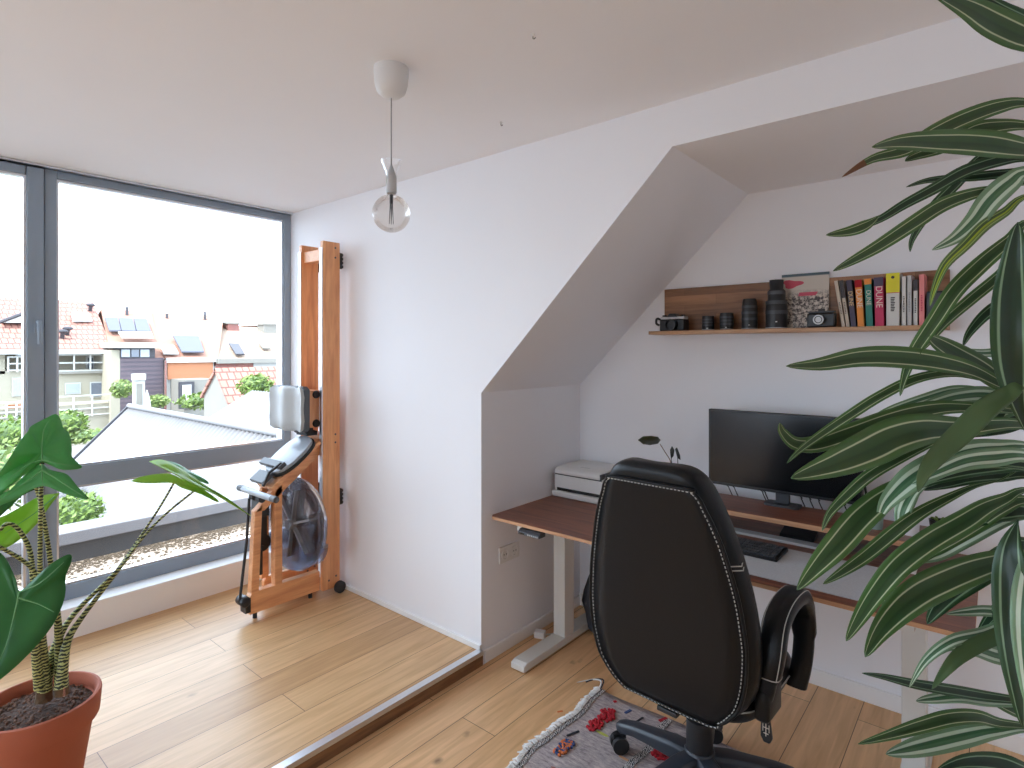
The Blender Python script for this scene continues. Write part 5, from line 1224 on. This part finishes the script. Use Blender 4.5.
def railing(parent, X, x0, x1, y0, y1, n=4, rails=4, mat='white_o'):
    a = onX(x0, y0, X); c = onX(x1, y1, X); mb = MB()
    for k in range(rails):
        z = c.z+(a.z-c.z)*k/(rails-1); mb.box(X, X+.05, a.y, c.y, z-.04, z+.04)
    for k in range(n+1):
        y = a.y+(c.y-a.y)*k/n; mb.box(X, X+.06, y-.045, y+.045, c.z-.1, a.z+.04)
    return mb.build('railing', mat, parent)
# house 1: cream house, red tiles
X1 = -44.0
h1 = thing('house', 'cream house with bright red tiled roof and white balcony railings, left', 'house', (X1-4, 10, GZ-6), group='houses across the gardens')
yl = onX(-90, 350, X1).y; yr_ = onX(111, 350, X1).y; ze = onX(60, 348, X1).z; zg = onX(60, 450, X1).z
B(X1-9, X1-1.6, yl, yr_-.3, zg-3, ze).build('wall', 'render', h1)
facade(h1, 'wall', X1, -90, 373, 113, 470, 'render', 1.7)
facade(h1, 'wall', X1, 106, 350, 113, 374, 'render', 1.7)
facade(h1, 'wall', X1, -90, 346, 5, 374, 'render', 1.7)
e1 = Vector((X1+.4, 0, onX(110, 350, X1+.4).z)); r1 = onX(93, 302, X1-6.5)
roofquad(h1, 'roof', [(e1.x, yl, e1.z), (e1.x, yr_, e1.z), (r1.x, r1.y, r1.z), (r1.x, yl, r1.z)], 'tile')
roofquad(h1, 'roof', [(r1.x, yl, r1.z), (r1.x, r1.y, r1.z), (r1.x-7, yr_, e1.z), (r1.x-7, yl, e1.z)], 'tile')
roofquad(h1, 'gable', [(e1.x-.4, yr_-.05, e1.z), (r1.x-6.5, yr_-.05, e1.z), (r1.x, r1.y-.1, r1.z)], 'render', .15)
MB().box(X1+.3, X1+.55, yl, yr_, e1.z-.25, e1.z+.02).build('gutter', 'white_o', h1)
o = roof_item(h1, 'roof_window', [(92, 323.5), (72, 323.5), (71, 315), (88, 315.5)], e1, r1, 'white_o')
roof_item(h1, 'pane', [(88, 322), (74, 322), (73.5, 317), (86, 317.5)], e1, r1, 'pane_o', .05, .2).parent = o
a = on_roof(1, 323, e1, r1); c = on_roof(46, 323, e1, r1); pk_ = on_roof(24, 305, e1, r1)
w_ = c.y-a.y
dm = MB().prism([(a.y, a.z), (c.y, c.z), (a.y+w_*.62, a.z+w_*.36)], 'X', a.x-4, a.x+.6).build('dormer', 'white_o', h1)
MB().tube([(a.x+.6, a.y-.2, a.z), (a.x+.6, a.y+w_*.62, a.z+w_*.38), (a.x+.6, c.y+.2, c.z)], .11, 6).build('verge', 'dark_o', dm)
B(a.x+.6, a.x+.63, a.y+w_*.45, a.y+w_*.62, a.z+.2, a.z+1.2).build('pane', 'pane_b', dm)
mb = MB()
for x, y in ((67, 335), (62, 338), (90, 311)):
    q = on_roof(x, y, e1, r1); MB().tube([q, q+Vector((.2, 0, .35))], .12, 8).ball(q+Vector((.2, 0, .42)), (.2, .3, .13), 8, 5).build('vent_pipe', 'dark_o', h1)
for (x0_, y0_, x1_, y1_) in ((65, 383, 81, 394), (90, 382, 105, 397), (12, 378, 24, 396), (16, 350, 24, 357)):
    f = facade(h1, 'window', X1+.06, x0_, y0_, x1_, y1_, 'white_o', .1)
    facade(h1, 'pane', X1+.09, x0_+1.4, y0_+1.2, x1_-1.4, y1_-1, 'pane_b' if x0_ != 90 else 'pane_o', .06).parent = f
f = facade(h1, 'window', X1-1.5, 86, 356, 100, 371, 'white_o', .1); facade(h1, 'pane', X1-1.46, 88, 358, 93, 370, 'pane_o', .06).parent = f
B(X1-1.6, X1+.3, onX(57, 371, X1).y, onX(106, 371, X1).y, onX(57, 374, X1).z, onX(57, 371.5, X1).z).build('balcony_floor', 'grey_o', h1)
railing(h1, X1+.2, 57, 106, 355, 370, 3, 3); railing(h1, X1+.2, 8, 26, 357, 370, 2, 3)
railing(h1, X1+1.6, 54, 127, 397, 412, 4, 4); railing(h1, X1+1.6, -4, 26, 403, 416, 3, 4)
facade(h1, 'fence_panel', X1+1.4, 7, 405, 26, 415, 'orange', .08)
facade(h1, 'terrace_wall', X1+1.5, -60, 413, 128, 440, 'render', 1.4)
facade(h1, 'downpipe', X1+.2, 108, 372, 109.6, 410, 'grey_o', .15)
# house 2: terracotta roof, dark cladding and dormer
X2 = -42.0
h2 = thing('house', 'house with dark timber cladding, dormer and solar panels on terracotta roof', 'house', (X2-4, 16, GZ-6), group='houses across the gardens')
yl = onX(113, 358, X2).y; yr_ = onX(164, 358, X2).y
e2 = onX(140, 358, X2); r2 = onX(150, 311, X2-8)
facade(h2, 'cladding', X2, 120, 358, 163.5, 440, 'clad', 6)
facade(h2, 'wall', X2, 111, 350, 120, 440, 'render', 6)
ya = onX(101, 311, X2-8).y
roofquad(h2, 'roof', [(e2.x, yl-.1, e2.z), (e2.x, yr_, e2.z), (r2.x, yr_+1.8, r2.z), (r2.x, ya, r2.z)], 'tile2')
roofquad(h2, 'roof', [(r2.x, ya, r2.z), (r2.x, yr_+1.8, r2.z), (r2.x-8, yr_+1.8, e2.z), (r2.x-8, ya, e2.z)], 'tile2')
a = onX(120, 358, X2+.05); c = onX(155, 348, X2+.05)
dm = B(X2-5, X2+.05, a.y, c.y, a.z, c.z).build('dormer', 'dark_o', h2)
B(X2-5, X2+.5, a.y-.45, c.y+.2, c.z, c.z+.35).build('dormer_roof', 'white_o', dm)
for (x0_, x1_, mm) in ((121.5, 130, 'pane_b'), (131.5, 139, 'pane_o'), (140.5, 149.5, 'pane_b')): facade(h2, 'window', X2+.1, x0_, 349.5, x1_, 357, mm, .06).parent = dm
for q in ([(120.2, 335), (108.5, 335), (104, 321.5), (117.2, 321.8)], [(135.2, 335.3), (121, 335), (118, 321.9), (132.2, 322.5)], [(150, 335.5), (136, 335.3), (133, 322.5), (146, 323)]):
    roof_item(h2, 'solar_panel', q, e2, r2, 'solar', .1, .25)
roof_item(h2, 'skylight', [(152, 343.5), (121, 343.5), (117, 338), (150, 338)], e2, r2, 'white_o', .1, .4)
for x, y in ((127, 315), (167, 321)):
    q = onX(x, y+4, X2-7)
    MB().tube([q-Vector((0, 0, .5)), q+Vector((0, 0, .9))], .1, 8).tube([q+Vector((0, -1.4, -.3)), q+Vector((0, .1, .1))], .09, 6).build('antenna', 'dark_o', h2)
# house 3: orange render
X3 = -42.0
h3 = thing('house', 'terraced house with orange rendered upper wall and long terracotta roof', 'house', (X3-4, 21, GZ-6), group='houses across the gardens')
yl = onX(164, 358, X3).y+.05; yr_ = onX(214, 358, X3).y
facade(h3, 'wall', X3, 164.5, 360, 214, 445, 'white_o', 6)
facade(h3, 'wall', X3+.15, 168, 361, 213, 378, 'orange', .2)
facade(h3, 'annex', X3+2.5, 185, 380, 216, 440, 'grey_o', 2.4)
f = facade(h3, 'door_frame', X3+2.7, 179.5, 382, 194.5, 408, 'dark_o', .2); facade(h3, 'pane', X3+2.75, 182.5, 385, 191.5, 402, 'white_o', .08).parent = f
facade(h3, 'downpipe', X3+.3, 165, 360, 166.6, 410, 'brick', .12)
e3 = onX(190, 358, X3+.2); r3 = onX(200, 315, X3-8)
roofquad(h3, 'roof', [(e3.x, yl, e3.z), (e3.x, yr_+.2, e3.z), (r3.x, r3.y+1.9, r3.z), (r3.x, yl, r3.z)], 'tile2')
roofquad(h3, 'roof', [(r3.x, yl, r3.z), (r3.x, r3.y+1.9, r3.z), (r3.x-8, yr_, e3.z), (r3.x-8, yl, e3.z)], 'tile2')
roof_item(h3, 'solar_panel', [(203, 356), (181, 356), (172, 339.5), (198, 340)], e3, r3, 'solar', .1, .25)
roof_item(h3, 'skylight', [(178, 357), (163, 357), (159.5, 349), (173, 349)], e3, r3, 'white_o', .1, .2)
MB().box(e3.x-.1, e3.x+.15, yl, yr_+.2, e3.z-.3, e3.z+.02).build('gutter', 'white_o', h3)
q = onX(205, 320, X3-7)
MB().tube([q-Vector((0, 0, .4)), q+Vector((0, 0, .7))], .1, 8).tube([q+Vector((0, -2.6, -.5)), q], .07, 6).build('antenna', 'dark_o', h3)
# house 4: pale roof with chimneys
X4 = -42.0
h4 = thing('house', 'house with red brick band, chimneys and pale roof, rightmost', 'house', (X4-4, 28, GZ-6), group='houses across the gardens')
yl = onX(214.5, 358, X4).y; yr_ = onX(330, 358, X4).y
facade(h4, 'wall', X4, 214.5, 366, 330, 440, 'white_o', 6)
facade(h4, 'brick_band', X4+.1, 216, 359, 253, 367.5, 'brick', 6)
facade(h4, 'upper_wall', X4+.1, 253.5, 359, 330, 368, 'white_o', 6)
e4 = onX(240, 359, X4+.4); r4 = onX(245, 326, X4-8)
roofquad(h4, 'roof', [(e4.x, yl, e4.z), (e4.x, yr_, e4.z), (r4.x, yr_, r4.z), (r4.x, yl, r4.z)], 'tile3')
roofquad(h4, 'roof', [(r4.x, yl, r4.z), (r4.x, yr_, r4.z), (r4.x-8, yr_, e4.z), (r4.x-8, yl, e4.z)], 'tile3')
for q, mm in (([(244, 357.5), (235, 357.5), (228, 346.5), (238, 347)], 'dark_o'), ([(270, 351.5), (262, 351), (257, 344), (266, 345)], 'grey_o')):
    o = roof_item(h4, 'roof_window', q, e4, r4, mm, .1, .2)
    cq = [(sum(p[0] for p in q)/4, sum(p[1] for p in q)/4)]*4
    roof_item(h4, 'pane', [(c_[0]*.3+p[0]*.7, c_[1]*.3+p[1]*.7) for p, c_ in zip(q, cq)], e4, r4, 'white_o', .04, .24).parent = o
def chimney(x0, x1, y0, y1, mat, X):
    a = onX(x0, y1+3, X); c = onX(x1, y0, X)
    o = B(X-1.2, X, a.y, c.y, a.z, c.z).build('chimney', mat, h4); B(X-1.3, X+.1, a.y-.1, c.y+.1, c.z-.02, c.z+.15).build('chimney_cap', 'grey_o', o)
chimney(228, 239, 324, 332, 'brick', X4-6.5); chimney(264, 278, 325, 335, 'grey_o', X4-6.0); chimney(214, 217.5, 320, 326, 'grey_o', X4-9)
MB().box(e4.x-.1, e4.x+.15, yl, yr_, e4.z-.3, e4.z+.02).build('gutter', 'grey_o', h4)
mb = MB()
for k in range(18):
    q = onX(241+k*1.25, 327+.5*math.sin(k*2.1), X4-8); mb.box(q.x-.2, q.x+.2, q.y-.12, q.y+.12, q.z-.6, q.z+.1)
mb.build('ridge_tiles', 'brick', h4)
# garden column and folded parasol
t = thing('garden_column', 'white rectangular garden column in front of dark cladding', 'column', onX(139, 430, -33))
facade(t, 'shaft', -33, 134, 380, 145, 440, 'white_o', .25); facade(t, 'recess', -32.98, 136.5, 384, 142.5, 405, 'grey_o', .05); facade(t, 'cap', -32.9, 133.5, 374, 146, 380, 'white_o', .35)
p = onX(147, 392, -32)
t = thing('folded_parasol', 'white folded parasol beside the garden column', 'parasol', (p.x, p.y, GZ))
MB().lathe([(.04, -2.6), (.28, -2.5), (.24, -1.2), (.12, -.3), (.02, .1)], p, n=14).build('canopy', 'white_o', t, smooth=True)
MB().tube([(p.x, p.y, GZ), p], .05, 8).build('pole', 'grey_o', t)
# bushes
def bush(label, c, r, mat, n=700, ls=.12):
    mb = MB(); c = Vector(c)
    t = thing('bush', label, 'bush', (c.x, c.y, c.z-r[2]), group='garden bushes')
    for k in range(n):
        a = random.random()*2*PI; zz = random.uniform(-1, 1); q = math.sqrt(1-zz*zz); rad = .75+.3*random.random()
        p = c+Vector((r[0]*q*math.cos(a), r[1]*q*math.sin(a), r[2]*zz))*rad
        n_ = Vector((random.gauss(0, 1), random.gauss(0, 1), random.gauss(0, 1)+.6)).normalized(); u = n_.orthogonal().normalized(); v = n_.cross(u); s_ = ls*random.uniform(.6, 1.3)
        mb.add([p-u*s_, p+v*s_*.5, p+u*s_, p-v*s_*.5], [(0, 1, 2, 3)])
    mb.build('foliage', mat, t)
    MB().ball(c, (r[0]*.72, r[1]*.72, r[2]*.72), 12, 8).build('inner_branches', 'bushd', t, smooth=True)
def bp_(px, py, d): return P(px, py, d)
bush('bright bush below the cream house seen through the glass door', bp_(8, 434, 24), (1.2, 1.5, .75), 'bush', 800, .12)
bush('pale bush low in the glass door, nearest of the garden bushes', bp_(4, 474, 12), (.9, 1.0, .7), 'bush2', 900, .08)
bush('bush between the glass door post and the corrugated roof', bp_(66, 424, 25), (.8, .8, .6), 'bush', 600, .11)
bush('low spreading bush left of the corrugated roof verge', bp_(88, 436, 28), (.8, 1.7, .3), 'bush2', 500, .11)
bush('leafy bush seen below the window rail behind the parapet', bp_(76, 511, 8.6), (.34, .36, .27), 'bush', 700, .045)
bush('hedge in front of the white rendered house', bp_(216, 400, 30), (.8, 2.0, .45), 'bush', 700, .12)
bush('hedge left of the white garden column', bp_(122, 389, 34.5), (.4, .6, .55), 'bush2', 300, .12)
bush('shrub growing by the tiled shed roof', bp_(256, 385, 21), (.5, .62, .4), 'bush', 500, .09)
bush('small shrub right of the folded parasol', bp_(158, 401, 34.5), (.5, .6, .4), 'bush2', 300, .11)

# ================================================================ LIGHT, WORLD, CAMERA
w = bpy.data.worlds.new('World'); bpy.context.scene.world = w; w.use_nodes = True
nt = w.node_tree; bg = nt.nodes['Background']
sk = N(nt, 'ShaderNodeTexSky'); sk.sky_type = 'NISHITA'; sk.sun_disc = False; sk.sun_elevation = math.radians(50); sk.sun_rotation = math.radians(140); sk.dust_density = 2.5
mx = N(nt, 'ShaderNodeMix', data_type='RGBA'); mx.inputs[0].default_value = .86; mx.inputs[7].default_value = (2.5, 2.95, 3.55, 1)
sc_ = N(nt, 'ShaderNodeMix', data_type='RGBA', blend_type='MULTIPLY'); sc_.inputs[0].default_value = 1; sc_.inputs[7].default_value = (.3, .3, .3, 1)
nt.links.new(sk.outputs[0], sc_.inputs[6]); nt.links.new(sc_.outputs[2], mx.inputs[6]); nt.links.new(mx.outputs[2], bg.inputs[0])
bg.inputs[1].default_value = 1.0
sl = bpy.data.lights.new('sun', 'SUN'); sl.energy = 3.2; sl.angle = math.radians(3); sl.color = (1, .97, .93)
so = bpy.data.objects.new('sun', sl); C.objects.link(so); so.location = (20, -20, 40)
so.rotation_euler = Vector((-.16, .55, -.82)).to_track_quat('-Z', 'Y').to_euler()
def portal(name, loc, rot, sx_, sy_):
    l = bpy.data.lights.new(name, 'AREA'); l.shape = 'RECTANGLE'; l.size = sx_; l.size_y = sy_; l.cycles.is_portal = True
    o = bpy.data.objects.new(name, l); C.objects.link(o); o.location = loc; o.rotation_euler = rot
portal('daylight_window', (XW-.09, -.18, 1.37), (0, -PI/2, 0), 2.4, 4.6)
portal('daylight_added_rear', (-2.0, YE-.11, 1.55), (PI/2, 0, PI), 1.6, 1.5)  # sampling portal at the added rear window
cam = bpy.data.cameras.new('Camera'); co = bpy.data.objects.new('Camera', cam); C.objects.link(co)
cam.sensor_width = 36; cam.lens = FPX/1024*36; cam.shift_y = -(384-YH)/1024; cam.clip_start = .02; cam.clip_end = 300
co.location = (0, 0, H); co.rotation_euler = (PI/2, 0, TH)
s = bpy.context.scene; s.camera = co
s.view_settings.view_transform = 'Standard'; s.view_settings.look = 'None'; s.view_settings.gamma = 1; s.view_settings.use_curve_mapping = False
s.view_settings.exposure = 1.27
s.cycles.use_denoising = True; s.cycles.max_bounces = 12; s.cycles.diffuse_bounces = 8; s.cycles.transparent_max_bounces = 24; s.cycles.sample_clamp_indirect = 6
s.cycles.caustics_reflective = False; s.cycles.caustics_refractive = False
